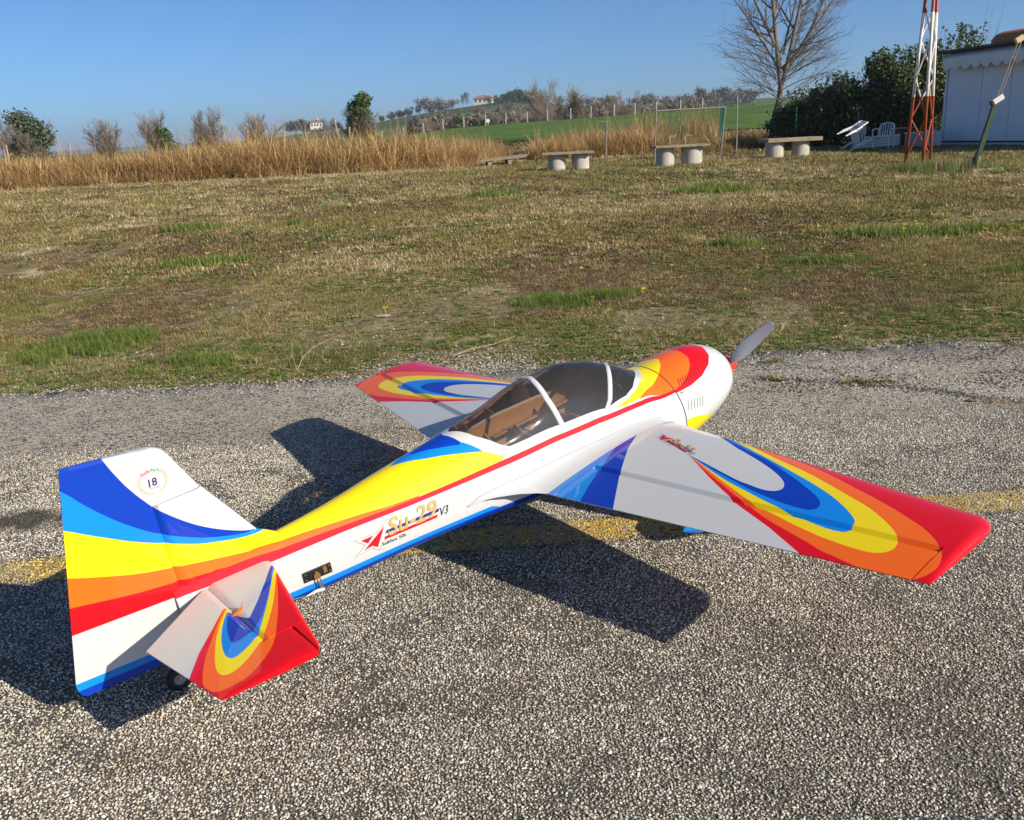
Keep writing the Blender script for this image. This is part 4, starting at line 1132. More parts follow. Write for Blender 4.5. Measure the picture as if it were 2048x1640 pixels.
# ------------------------------------------------------------------ lettering and emblems on the plane
def text2d(body, shear=0.0, box=None, bold=0.0):
    """flat lettering as (verts, faces), fitted to box (u0, v0, u1, v1)"""
    cu = bpy.data.curves.new('lettering', 'FONT'); cu.body = body; cu.size = 1.0; cu.shear = 0.0; cu.offset = bold; cu.resolution_u = 3
    ob = bpy.data.objects.new('lettering', cu); COL.objects.link(ob)
    dg = bpy.context.evaluated_depsgraph_get(); me = bpy.data.meshes.new_from_object(ob.evaluated_get(dg))
    bm = bmesh.new(); bm.from_mesh(me); bmesh.ops.triangulate(bm, faces=bm.faces)
    bmesh.ops.subdivide_edges(bm, edges=[e for e in bm.edges if e.calc_length() > .2], cuts=1); bm.to_mesh(me); bm.free()
    v = verts(me)[:, :2]; f = [tuple(p.vertices) for p in me.polygons]
    bpy.data.objects.remove(ob); bpy.data.curves.remove(cu); bpy.data.meshes.remove(me)
    lo, hi = v.min(0), v.max(0); v = (v - lo) / (hi - lo)
    v[:, 0] = v[:, 0] * (box[2] - box[0]) + box[0]; v[:, 1] = v[:, 1] * (box[3] - box[1])
    v[:, 0] += v[:, 1] * shear; v[:, 1] += box[1]
    return v, f
def poly2d(p, div=6):
    """filled outline cut into strips small enough to follow a curved surface"""
    bm = bmesh.new(); fc = bm.faces.new([bm.verts.new((a, b, 0)) for a, b in p])
    bmesh.ops.triangulate(bm, faces=[fc]); bmesh.ops.subdivide_edges(bm, edges=bm.edges[:], cuts=div, use_grid_fill=True)
    bm.verts.ensure_lookup_table(); v = np.array([q.co[:2] for q in bm.verts]); bm.verts.index_update(); f = [tuple(q.index for q in k.verts) for k in bm.faces]; bm.free(); return v, f
def ring2d(p, w):
    p = np.array(p, float); c = p.mean(0); n = len(p); q = []
    for i in range(n):
        a, b, d = p[i - 1], p[i], p[(i + 1) % n]
        e1 = (b - a) / np.linalg.norm(b - a); e2 = (d - b) / np.linalg.norm(d - b)
        nn = np.array([-e1[1], e1[0]]) + np.array([-e2[1], e2[0]]); nn = nn / max(np.linalg.norm(nn), 1e-6)
        k = max(0.35, abs(nn @ np.array([-e1[1], e1[0]]))); q.append(b + nn * w / k)
    V = np.concatenate([p, np.array(q)])
    return V, [(i, (i + 1) % n, n + (i + 1) % n, n + i) for i in range(n)]
def flat(name, c, rough=.35): return pmat(name, c, tuple(x * .9 for x in c), 50, rough)
D_RED = flat('decal_red', (.62, .008, .02)); D_NAVY = flat('decal_navy', (.035, .03, .17)); D_GOLD = flat('decal_gold', (.66, .40, .10)); D_BLK = flat('decal_black', (.02, .02, .022))
D_LINE = flat('decal_line', (.42, .36, .24)); D_GREEN = flat('decal_green', (.10, .42, .20)); D_PINK = flat('decal_letter_red', (.72, .10, .12)); D_TAN = flat('decal_wreath', (.64, .52, .34)); D_LILAC = flat('decal_lilac', (.40, .38, .62))

star = [(-0.9667, 0.0531), (-0.9104, 0.0511), (-0.8763, 0.0736), (-0.9143, 0.0057), (-0.93, 0.0192), (-0.9732, 0.0133), (-0.9431, 0.0322)]
LOGO = [(ring2d(star, .0011), D_LINE, 1), (poly2d([(-0.9523, 0.0474), (-0.9209, 0.0483), (-0.9379, 0.0346)]), D_RED, 1),
        (poly2d([(-0.8908, 0.0592), (-0.9169, 0.0151), (-0.9287, 0.0238), (-0.9497, 0.0206)]), D_RED, 1),
        (poly2d([(-0.8855, 0.0477), (-0.7441, 0.0470), (-0.7493, 0.0392), (-0.8921, 0.0405)]), D_NAVY, 1),
        (poly2d([(-0.8934, 0.0340), (-0.752, 0.0330), (-0.7559, 0.0258), (-0.8973, 0.0262)]), D_RED, 1),
        (text2d('Su-29', .30, (-.8868, .0305, -.7565, .0735), .016), D_LINE, 2), (text2d('Su-29', .30, (-.8860, .0315, -.7575, .0722), .0), D_GOLD, 3),
        (text2d('V3', .35, (-.7500, .0262, -.7265, .0470)), D_BLK, 2), (text2d('Sukhoi 50t', .25, (-.9065, .0130, -.8430, .0215)), D_BLK, 2)]
lettering = part(empty('fuselage_lettering')); lettering.location = (0, 0, ZB)
names = ['star_outline', 'star', 'star', 'stripe', 'stripe', 'letter_edge', 'letters', 'letters', 'letters']
for ((v, f), mt, lv), nm in zip(LOGO, names):
    part(MB().add(side_points(v, .0006 + .0004 * lv), f).build(nm, mt), lettering)
wl_ = part(empty('wing_lettering')); wl_.location = (0, 0, ZB)
uo = Vector((-.266, -.964)); vo = Vector((.964, -.266)); org = Vector((-.1400, -.2330))
for ((v, f), mt, lv), nm in zip(LOGO, names):
    P = []
    for a, b in v:
        q = org + uo * ((a + .9732) * .66) + vo * ((b - .0057) * .62)
        P.append((q.x, q.y, float(wing_top(np.array([q.x]), np.array([q.y]))[0]) + .0022 + .0003 * lv))
    part(MB().add(P, f).build(nm, mt), wl_)
badge = part(empty('rudder_badge')); badge.location = (0, 0, ZB)
def on_rudder(a, b, lift=.0008):
    xf = float(np.interp(b, [.308, .3945, .4272], [-1.2493, -1.2888, -1.333])); xr = float(np.interp(b, [.308, .4471], [-1.5255, -1.4904]))
    u = (a - xf) / (xr - xf); h = rud_half(u, min(1, max(0, (b - .3072) / .125)))
    return (a, -h - lift, b)
def rbadge(vf, mt, nm): part(MB().add([on_rudder(a, b) for a, b in vf[0]], vf[1]).build(nm, mt), badge)
bc = (-1.3365, .3585)
v, f = text2d('18', .12, (-1.3470, .3480, -1.3300, .3650), .015); rbadge((v, f), D_NAVY, 'letters')
v, f = text2d('YEARS', 0, (-1.3478, .3435, -1.3262, .3468)); rbadge((v, f), D_LILAC, 'letters')
v, f = poly2d([(-1.3478, .3418), (-1.3262, .3418), (-1.3262, .3426), (-1.3478, .3426)], 2); rbadge((v, f), D_LILAC, 'stripe')
for word, mt, x0, x1 in (('Seb', D_PINK, -1.3560, -1.3370), ('Art', D_GREEN, -1.3362, -1.3175)):
    v, f = text2d(word, 0, (x0, 0, x1, .0080), .01)
    v[:, 1] += .3720 + .0060 * (1 - ((v[:, 0] - bc[0]) / .022) ** 2)
    rbadge((v, f), mt, 'letters')
for s in (-1, 1):
    Vv = []; Ff = []
    for k in range(10):
        an = math.radians(-82 + 118 * k / 9)
        r = .0275; c = Vector((bc[0] + s * r * 1.02 * math.cos(an), .3570 + r * .92 * math.sin(an)))
        tdir = Vector((-s * math.sin(an), math.cos(an)))
        for off in (-.5, .5):
            d = (tdir + Vector((s * math.cos(an), math.sin(an))) * off).normalized(); nrm = Vector((-d.y, d.x)); L = .0080; w = .0012
            b = len(Vv); pts = [c, c + d * L * .45 + nrm * w, c + d * L, c + d * L * .45 - nrm * w]
            Vv += [(p.x, p.y) for p in pts]; Ff.append((b, b + 1, b + 2, b + 3))
    rbadge((Vv, Ff), D_TAN, 'wreath')
# ------------------------------------------------------------------ background: trees
M_BARK = pmat('grey_bark', (0.23, 0.19, 0.15), (0.12, 0.10, 0.08), 6, 0.9, bump=.01)
M_TWIG = pmat('bare_twigs', (0.20, 0.155, 0.12), (0.13, 0.10, 0.08), 2, 0.9)
M_TWIG2 = pmat('reddish_twigs', (0.30, 0.235, 0.18), (0.21, 0.16, 0.12), 0.6, 0.9)
M_IVY = leaf_mat('ivy_leaves', [(0, (.028, .050, .014)), (.5, (.060, .105, .026)), (1, (.12, .17, .05))], .45, .2)
M_EVER = leaf_mat('evergreen_leaves', [(0, (0.032, 0.046, 0.017)), (.45, (0.070, 0.095, 0.029)), (.8, (0.123, 0.155, 0.047)), (1, (0.246, 0.257, 0.104))], .35, .18)
M_OLIVE = leaf_mat('olive_leaves', [(0, (.04, .055, .025)), (.5, (.075, .10, .05)), (1, (.14, .16, .10))], .5, .2)
M_BROWN = leaf_mat('brown_leaves', [(0, (.09, .06, .035)), (.5, (.15, .095, .05)), (1, (.20, .15, .08))], .8, .25)

def tubes(segs, n):
    """segs array (k, 8): p0, p1, r0, r1 -> one mesh of tapered prisms"""
    S = np.asarray(segs, float)
    a, b, r0, r1 = S[:, :3], S[:, 3:6], S[:, 6], S[:, 7]
    d = b - a; d /= np.maximum(np.linalg.norm(d, axis=1, keepdims=True), 1e-9)
    h = np.where(np.abs(d[:, 2:3]) < .9, np.array([[0, 0, 1.]]), np.array([[1., 0, 0]]))
    u = np.cross(d, h); u /= np.linalg.norm(u, axis=1, keepdims=True); w = np.cross(d, u)
    q = 2 * PI * np.arange(n) / n
    ring = u[:, None] * np.cos(q)[None, :, None] + w[:, None] * np.sin(q)[None, :, None]
    V = np.concatenate([a[:, None] + ring * r0[:, None, None], b[:, None] + ring * r1[:, None, None]], 1).reshape(-1, 3)
    k = np.arange(len(S))[:, None] * 2 * n; j = np.arange(n)[None, :]
    F = np.stack([k + j, k + (j + 1) % n, k + n + (j + 1) % n, k + n + j], -1).reshape(-1, 4)
    return V, F

def grow(rng, base, height, r0, levels, kids, lean=(0, 0), up=.25, spread=.75, first=.25, ratio=.62, wig=.10):
    """recursive branching skeleton: returns thick segments and twig segments"""
    thick = []; twig = []
    def branch(p, d, L, r, lev):
        n = 6 if lev == 0 else (5 if lev < levels else 3)
        step = L / n; rr = r
        nodes = [(p.copy(), d.copy(), r)]
        for i in range(n):
            d = d + rng.normal(0, wig * (1 + .3 * lev), 3) + np.array([0, 0, up * .22]); d /= np.linalg.norm(d)
            q = p + d * step; r1 = r * (1 - .78 * (i + 1) / n) if lev > 0 else r * (1 - .62 * (i + 1) / n)
            (thick if lev < 2 else twig).append((*p, *q, rr, max(r1, .0022)))
            p, rr = q, max(r1, .0022); nodes.append((p.copy(), d.copy(), rr))
        if lev >= levels: return
        m = kids[min(lev, len(kids) - 1)]
        for k in range(m):
            t = first + (1 - first) * (k + rng.random()) / m if lev == 0 else .15 + .85 * (k + rng.random()) / m
            i = min(int(t * n), n - 1); f = t * n - i
            bp = nodes[i][0] * (1 - f) + nodes[i + 1][0] * f; bd = nodes[i + 1][1]; br = nodes[i][2] * (1 - f) + nodes[i + 1][2] * f
            az = rng.random() * 2 * PI
            side = np.array([math.cos(az), math.sin(az), 0.15]); side -= bd * (side @ bd); side /= max(np.linalg.norm(side), 1e-6)
            an = spread * (.7 + .6 * rng.random())
            nd = bd * math.cos(an) + side * math.sin(an)
            branch(bp, nd, L * ratio * (1 - .45 * (t if lev == 0 else t * .6)) * (.75 + .5 * rng.random()), br * .58, lev + 1)
    d0 = np.array([lean[0], lean[1], 1.0]); d0 /= np.linalg.norm(d0)
    branch(np.array(base, float), d0, height, r0, 0)
    return thick, twig

def leaf_cloud(rng, blobs, n, size):
    """many small leaves filling blobs (cx, cy, cz, rx, ry, rz), denser toward the shell"""
    B = np.array(blobs, float); w = (B[:, 3] * B[:, 4] * B[:, 5]) ** .7; pick = rng.choice(len(B), n, p=w / w.sum())
    d = rng.normal(0, 1, (n, 3)); d /= np.linalg.norm(d, axis=1, keepdims=True)
    rad = (rng.random(n) ** .42) * (1 + .16 * rng.normal(0, 1, n))
    C = B[pick, :3] + d * rad[:, None] * B[pick, 3:6]
    nrm = d * .6 + rng.normal(0, .7, (n, 3)) + np.array([0, 0, .25]); nrm /= np.linalg.norm(nrm, axis=1, keepdims=True)
    u = np.cross(nrm, rng.normal(0, 1, (n, 3))); u /= np.maximum(np.linalg.norm(u, axis=1, keepdims=True), 1e-6); v = np.cross(nrm, u)
    s = size * (.6 + .8 * rng.random(n))[:, None]
    V = np.stack([C - u * s, C + v * s * .5, C + u * s, C - v * s * .5], 1).reshape(-1, 3)
    return V, np.arange(4 * n).reshape(-1, 4)

def bare_tree(name, label, base, height, r0, seed, mat=M_TWIG, levels=3, kids=(9, 7, 5), group=None, cat='tree', twig_scale=1.0, bark=M_BARK, **kw):
    rng = np.random.default_rng(seed)
    t = empty(name, base); tag(t, label, cat, group)
    th, tw = grow(rng, (0, 0, -.1), height, r0, levels, kids, **kw)
    V, F = tubes(th, 7); link('trunk', mesh_np('trunk', V, F, True), t, bark)
    if tw:
        tw = np.array(tw); tw[:, 6:8] *= twig_scale
        V, F = tubes(tw, 3); link('crown', mesh_np('crown', V, F), t, mat)
    return t

def leafy(t, blobs, n, size, mat, seed, name='foliage'):
    rng = np.random.default_rng(seed); V, F = leaf_cloud(rng, blobs, n, size)
    return tag(link(name, mesh_np(name, V, F), t, mat), kind='stuff' if name == 'shoots' else None)

# the big bare tree behind the benches
tb = at(1540, 282, 39.0); tb.z = float(ground_z(tb.x, tb.y))
def big_tree():
    rng = np.random.default_rng(5)
    t = empty('bare_tree', tb); tag(t, 'tall leafless tree with wide twiggy crown behind the plank benches', 'tree')
    th, tw = [], []
    def add(base, H, r, lean, kids, lv=4, **kw):
        a, b = grow(rng, base, H, r, lv, kids, lean=lean, **kw); th.extend(a); tw.extend(b)
    # crooked lower trunk, then a fan of rising stems
    pts = [(0, 0, -.1), (.10, .05, .9), (.32, 0, 1.9), (.38, .05, 2.5)]
    for p, q, ra, rb in zip(pts[:-1], pts[1:], (.13, .12, .115), (.12, .115, .11)): th.append((*p, *q, ra, rb))
    for bx, bz, ln, H, r in ((.36, 2.3, (-.10, .05), 7.6, .10), (.40, 2.4, (.16, -.05), 7.4, .09), (.34, 3.4, (-.52, -.08), 5.6, .07), (.42, 2.7, (.55, .1), 6.0, .06), (.40, 3.0, (.80, -.1), 5.2, .05), (.34, 2.9, (-.75, .2), 4.2, .045), (.40, 3.6, (.32, .45), 5.2, .05)):
        add((bx, 0, bz), H, r, ln, (15, 10, 7), 3, up=.20, spread=.78, first=.12, ratio=.36, wig=.07)
    for k in range(34):
        a = rng.random() * 2 * PI; z = 1.7 + 1.6 * rng.random()
        add((.35, 0, z), 1.9 + 1.1 * rng.random(), .018, (math.cos(a) * 1.6, math.sin(a) * 1.6), (9, 6), 2, up=.0, spread=.7, first=.2, ratio=.5, wig=.10)
    V, F = tubes(th, 7); link('trunk', mesh_np('trunk', V, F, True), t, M_BARK)
    V, F = tubes(tw, 3); link('crown', mesh_np('crown', V, F), t, M_TWIG)
big_tree()

# evergreen hedge beside the hut: several shrubs grown together
def shrub(name, label, px, top, Y, w, n, seed, leaf=.062, mat=M_EVER, group=None, depth=1.0):
    rng = np.random.default_rng(seed)
    b = at(px, 300, Y); gz = float(ground_z(b.x, Y)); H = at(px, top, Y).z - gz
    t = empty(name, (b.x, Y, gz)); tag(t, label, 'shrub', group)
    blobs = [(0, 0, H * .42, w * .50, w * .5 * depth, H * .44)]
    for k in range(9):
        a = rng.random() * 2 * PI; z = H * (.30 + .55 * rng.random())
        blobs.append((math.cos(a) * w * .36, math.sin(a) * w * .36 * depth, z, w * .24, w * .24, H * .17))
    leafy(t, blobs, n, leaf, mat, seed + 1)
    segs = []
    for k in range(14):
        a = rng.random() * 2 * PI; L = H * (.75 + .42 * rng.random()); lean = .25
        p = np.array([0, 0, -.05]); d = np.array([math.cos(a) * lean, math.sin(a) * lean, 1.0])
        for i in range(5):
            q = p + (d + rng.normal(0, .08, 3)) * L / 5; segs.append((*p, *q, .022 * (1 - .17 * i), .022 * (1 - .17 * (i + 1)))); p = q
    V, F = tubes(segs, 5); link('stems', mesh_np('stems', V, F), t, M_BARK)
    # shoots with leaves standing out of the outline
    sh = []
    for k in range(22):
        a = rng.random() * 2 * PI; r = w * .4 * rng.random()
        p = np.array([math.cos(a) * r, math.sin(a) * r * depth, H * (.80 + .1 * rng.random())]); d = np.array([rng.normal(0, .45), rng.normal(0, .3), 1.0])
        for i in range(5): sh.append((*(p + d * .13 * i), .055, .055, .07))
    leafy(t, sh, 700, leaf * .8, mat, seed + 2, 'shoots')
HEDGE = [(1600, 196, 38.5, 2.4, 6000, 'low dark shrub at the foot of the bare tree'), (1672, 158, 36.5, 2.3, 8000, 'dark evergreen shrub behind the tipped white chairs'), (1735, 128, 35.5, 2.4, 9000, 'dense evergreen shrub between the chairs and the lattice mast'),
         (1800, 100, 35.0, 2.4, 9500, 'tall evergreen shrub just left of the lattice mast'), (1865, 78, 35.5, 2.3, 9500, 'tallest evergreen shrub behind the lattice mast'), (1935, 85, 37.0, 2.6, 8500, 'evergreen shrub rising behind the corner of the hut')]
for k, (px, top, Y, w, n, lab) in enumerate(HEDGE):
    shrub('evergreen_shrub', lab, px, top, Y, w, int(n * 1.8), 40 + 7 * k, group='evergreen hedge beside the hut', depth=.8)
shrub('ivy_bush', 'green ivy bush under the bare tree beside the hedge', 1622, 232, 37.0, 1.3, 2600, 99, .06, M_IVY)
shrub('hedge_spray', 'thin leafy shoots rising above the hut roof corner', 1915, 50, 39.0, 1.6, 900, 123, .07, M_EVER)

# trees along the left and the middle distance
def ivy_tree(label, px, top, base, Y, w, seed, ivy=.55, n=2400, mat=M_IVY, kind='twigs', group=None, name='ivy_clad_tree', ivw=.40, leaf=.10):
    b = at(px, base, Y); gz = float(ground_z(b.x, Y)); H = at(px, top, Y).z - gz
    rng = np.random.default_rng(seed)
    t = empty(name, (b.x, Y, gz)); tag(t, label, 'tree', group)
    segs, tw = [], []
    for k in range(8):
        a, c = grow(rng, (rng.normal(0, .12), rng.normal(0, .12), -.1), H * (.66 + .2 * rng.random()), .040, 2, (26, 13), lean=(rng.normal(0, w / H * .62), rng.normal(0, w / H * .5)), up=.18, spread=.62, first=.10, ratio=.40, wig=.08)
        segs += a; tw += c
    V, F = tubes(segs, 5); link('trunk', mesh_np('trunk', V, F), t, M_BARK)
    tw = np.array(tw); tw[:, 6:8] = np.maximum(tw[:, 6:8] * .7, .000105 * Y)
    V, F = tubes(tw, 3); link('crown', mesh_np('crown', V, F), t, M_TWIG2)
    if ivy > 0:
        blobs = [(rng.normal(0, w * .07), rng.normal(0, w * .07), H * ivy * (k + .5) / 7, w * ivw * (1.05 - .08 * k) * (.7 + .5 * rng.random()), w * ivw * (.7 + .5 * rng.random()), H * ivy / 6) for k in range(7)]
        leafy(t, blobs, n, leaf, mat, seed + 3, 'ivy')
    return t
ivy_tree('bushy grey-green olive tree at the far left edge', 62, 222, 300, 62, 3.4, 201, .95, 5200, M_OLIVE, name='olive_tree', ivw=.42, leaf=.11)
ivy_tree('pale leafless tree behind the olive tree at the far left', 30, 208, 300, 70, 3.6, 207, 0)
ivy_tree('leafless tree with reddish twigs right of the olive tree', 218, 222, 290, 66, 3.0, 211, 0)
ivy_tree('leafless tree with ivy on its trunk, left one of the pair over the reeds', 326, 207, 285, 64, 2.6, 221, .58, 2200)
ivy_tree('leafless tree with ivy on its lower trunk, right one of the pair over the reeds', 414, 209, 285, 66, 2.6, 231, .42, 1500)
ivy_tree('thin leafless tree with a small ivy clump above the reeds', 503, 220, 280, 70, 2.1, 241, .42, 1100, ivw=.22)
ivy_tree('tall dark tree wrapped in ivy at the left end of the green field', 724, 190, 275, 62, 2.5, 251, .97, 9500, ivw=.44, leaf=.10)
ivy_tree('tall leafless poplars with bunched upright twigs beyond the field fence', 1096, 150, 245, 150, 3.6, 261, .0, 0)
ivy_tree('ivy covered tree right of the tall poplars beyond the fence', 1150, 165, 240, 140, 4.6, 271, .74, 2600, ivw=.27, leaf=.16)
ivy_tree('leafless tree with rounded crown beyond the green field', 1245, 178, 235, 160, 5.0, 281, 0)
ivy_tree('small ivy covered tree before the field fence', 918, 222, 262, 132, 3.4, 291, .8, 1500, leaf=.16)
ivy_tree('slender ivy covered tree beside the round white sign', 981, 216, 258, 134, 2.8, 295, .66, 1000, leaf=.15)
ivy_tree('bare thicket tree left of the tall poplars', 1050, 205, 250, 170, 6.0, 301, 0)
ivy_tree('bare thicket tree on the slope below the hill house', 862, 228, 262, 190, 7.0, 307, 0)

# rounded trees on the hill, small in the picture
def hill_tree_mesh(seed, tall, mat, n=420):
    rng = np.random.default_rng(seed)
    bl = [(0, 0, .46 * tall, .50, .50, .44 * tall)] + [(rng.normal(0, .34), rng.normal(0, .34), tall * (.15 + .6 * rng.random()), .28, .28, .24 * tall) for _ in range(8)]
    V, F = leaf_cloud(rng, bl, n * 2, .075)
    c = mesh_np('crown', V, F); c.materials.append(mat)
    V, F = tubes([(0, 0, -.1, 0, 0, .5 * tall, .05, .03)], 6); k = mesh_np('trunk', V, F); k.materials.append(M_BARK)
    return c, k
M_HTREE = leaf_mat('hill_tree_leaves', [(0, (.034, .052, .026)), (.6, (.060, .085, .040)), (1, (.10, .12, .06))], .7, .1)
M_HBARE = leaf_mat('hill_bare_crowns', [(0, (.12, .092, .07)), (.6, (.185, .145, .105)), (1, (.25, .205, .15))], .9, .2)
PR = [hill_tree_mesh(1, 1.0, M_HTREE), hill_tree_mesh(2, 1.25, M_HTREE), hill_tree_mesh(3, 1.1, M_HBARE, 300), hill_tree_mesh(4, 2.2, M_HTREE, 260), hill_tree_mesh(5, .85, M_HTREE)]
HT = [(765, 243, 12, 0), (785, 238, 16, 4), (800, 236, 15, 0), (818, 233, 17, 0), (838, 226, 17, 1), (852, 222, 30, 2), (868, 224, 26, 2), (884, 224, 14, 0), (890, 220, 16, 3), (903, 218, 22, 2), (926, 209, 20, 3), (934, 208, 24, 3), (978, 207, 16, 2), (996, 208, 16, 2), (1008, 206, 20, 1), (1022, 206, 26, 1), (1034, 204, 26, 0), (1046, 203, 24, 4), (1058, 205, 24, 0), (1070, 208, 20, 4), (1016, 222, 20, 2), (1000, 232, 22, 2), (960, 236, 26, 2), (1055, 232, 26, 2), (1120, 214, 24, 2), (1180, 218, 26, 2), (1205, 216, 24, 2), (1225, 212, 22, 0), (1272, 214, 22, 2), (1290, 212, 24, 0), (1310, 214, 24, 2), (1335, 216, 26, 2), (1358, 214, 26, 2), (1384, 212, 26, 2), (1402, 208, 34, 1), (1425, 210, 28, 2), (1446, 206, 34, 1), (1470, 206, 30, 2), (1500, 206, 32, 2), (590, 262, 22, 1), (604, 262, 26, 1), (616, 262, 20, 0), (645, 258, 22, 2), (668, 262, 18, 2), (580, 264, 14, 0), (880, 246, 26, 2), (905, 250, 24, 2), (940, 252, 26, 2), (1020, 246, 28, 2), (1120, 240, 30, 2), (1190, 238, 30, 2), (1215, 236, 28, 2), (1270, 238, 26, 2)] + [(622, 264, 13, 0), (641, 264, 12, 4), (653, 264, 14, 2), (612, 266, 14, 2), (632, 267, 12, 4)] + [(845 + 17 * q, 254 - 0.62 * q + 4 * math.sin(q * 2.1), 27 + 9 * abs(math.sin(q * 1.7)), 2) for q in range(29)] + [(1160 + 34 * q, 236 - q, 34 + 8 * math.sin(q * 1.3), 2) for q in range(10)]

for k, (px, by, hp, ty) in enumerate(HT):
    c, tr_ = PR[ty]; Y = 598
    if k > 57:                                   # thicket on the flat land just beyond the fence
        Y = 240; p = at(px, by, Y); hp += (p.z + .3) * 1829 / Y * .8; p.z = -.3
    else:                                        # stand each tree where its foot meets the slope
        for yy in range(345, 599, 3):
            p = at(px, by, yy)
            if p.z <= float(hill_z(p.x, yy)): Y = yy; break
        p = at(px, by, Y)
    s = hp * Y / 1829 / {0: 1.0, 1: 1.25, 2: 1.1, 3: 2.2, 4: .85}[ty]
    z = p.z
    t = empty('hill_tree', (p.x, Y, z), random.random() * 6); t.scale = (s * (.9 + .3 * random.random()),) * 2 + (s,)
    if k > 57: zone = 'in the thicket behind the fence, ' + ('left of the tall poplars' if px < 1080 else 'right of the tall poplars')
    elif px < 700: zone = 'beside the small red roofed house at left'
    elif px < 790: zone = 'at the low left end of the distant hill'
    elif px < 860: zone = 'along the lower left crest of the distant hill'
    elif px < 965: zone = 'on the slope just left of the hilltop house' if by < 230 else 'on the lower slope under the hilltop house'
    elif px < 1090: zone = 'on the crest just right of the hilltop house' if by < 215 else 'on the slope right below the hilltop house'
    elif px < 1260: zone = 'on the skyline ridge right of the tall poplars' if by < 225 else 'below the ridge right of the tall poplars'
    elif px < 1400: zone = 'on the skyline above the net frame'
    else: zone = 'on the skyline between net frame and bare tree'
    tag(t, ('dark rounded evergreen ', 'large dark evergreen ', 'brownish leafless tree ', 'slender dark cypress ', 'small dark bush ')[ty] + zone, 'tree', 'distant trees ' + zone)
    for nm, me_ in (('crown', c), ('trunk', tr_)):
        o = bpy.data.objects.new(nm, me_); COL.objects.link(o); o.parent = t

# houses on the hill
M_WALL = pmat('white_render', (0.74, 0.71, 0.65), (0.64, 0.60, 0.54), 1.0, 0.9)
M_TILE = pmat('terracotta_tiles', (0.33, 0.17, 0.10), (0.25, 0.125, 0.075), 2.0, 0.85)
M_PANE = pmat('dark_window', (0.05, 0.06, 0.07), (0.03, 0.035, 0.04), 3, 0.15)
def house(label, px, py, Y, w, d, h, rh, rz):
    p = at(px, py, Y); t = empty('hill_house', p, rz); tag(t, label, 'house')
    MB().box((0, 0, h / 2 - .5), (w, d, h + 1)).build('wall', M_WALL, t)
    e = .5
    mb = MB(); V = [(-w / 2 - e, -d / 2 - e, h), (w / 2 + e, -d / 2 - e, h), (w / 2 + e, d / 2 + e, h), (-w / 2 - e, d / 2 + e, h), (-w / 4, 0, h + rh), (w / 4, 0, h + rh)]
    rf = mb.add(V, [(0, 1, 5, 4), (2, 3, 4, 5), (1, 2, 5), (3, 0, 4), (3, 2, 1, 0)]).build('roof', M_TILE, t)
    MB().box((w * .2, .4, h + rh), (.7, .7, 1.6)).build('chimney', M_WALL, rf)
    for k in range(4):
        x = -w * .36 + w * .24 * k
        MB().box((x, -d / 2 - .03, h * .55), (1.0, .12, 1.3)).build('window', M_PANE, t)
    return t
house('low white house with terracotta roof on top of the hill', 968, 207, 596, 11.5, 7, 2.9, 2.0, -.25)
house('white house with red roof among trees left of the ivy wrapped tree', 632, 256, 596, 7.4, 7, 3.1, 1.8, .3)

# ------------------------------------------------------------------ wire fence along the field
M_CONC = pmat('weathered_concrete', (0.50, 0.46, 0.39), (0.36, 0.33, 0.28), 5, 0.9, bump=.004)
M_POST = pmat('fence_post_concrete', (0.46, 0.44, 0.40), (0.34, 0.32, 0.29), 4, 0.9)
M_WIRE = pmat('fence_wire', (0.30, 0.30, 0.29), (0.22, 0.22, 0.21), 10, 0.5, metal=.6)
fence = empty('wire_fence', (0, 112, 0)); tag(fence, 'long wire fence on pale concrete posts along the green field', 'fence')
prev = None
for k in range(19):
    x = -20.5 + 2.3 * k * (1 + .004 * k) + random.uniform(-.1, .1)
    z = float(ground_z(x, 112))
    tl = random.uniform(-.03, .03)
    MB().box((x + tl, 0, z + .62), (.13, .13, 1.35), M=Matrix.Rotation(tl, 3, 'Y')).build('post', M_POST, fence, bevel=.01)
    if prev is not None:
        mb = MB()
        for hgt in (.45, .85, 1.15): mb.tube([(prev[0], 0, prev[1] + hgt), (x, 0, z + hgt)], .008, 3, False)
        mb.build('wire', M_WIRE, fence)
    prev = (x, z)
f2 = empty('wire_fence', (0, 52, 0)); tag(f2, 'wooden fence stakes standing in the reeds at the far left', 'fence')
M_STAKE = pmat('grey_wood', (0.36, 0.31, 0.25), (0.24, 0.20, 0.16), 8, 0.9)
for px, tp in ((12, 290), (136, 285), (678, 240), (697, 254)):
    Y = 52; q = at(px, tp, Y); z = float(ground_z(q.x, Y)); l = -.25 if px == 678 else random.uniform(-.05, .05)
    MB().tube([(q.x, 0, z - .1), (q.x + l, 0, q.z)], .05, 7).build('stake', M_STAKE, f2)
sg = empty('round_sign', at(977, 262, 108)); tag(sg, 'small round white sign on a post by the fence', 'sign')
MB().tube([(0, 0, 0), (0, 0, 1.2)], .04, 7).build('post', M_POST, sg)
MB().lathe([(-.02, 0), (-.02, .22), (.02, .22), (.02, 0)], 20, Matrix.Translation((0, -.06, 1.1)) @ Matrix.Rotation(PI / 2, 4, 'X')).build('plate', M_WALL, sg)
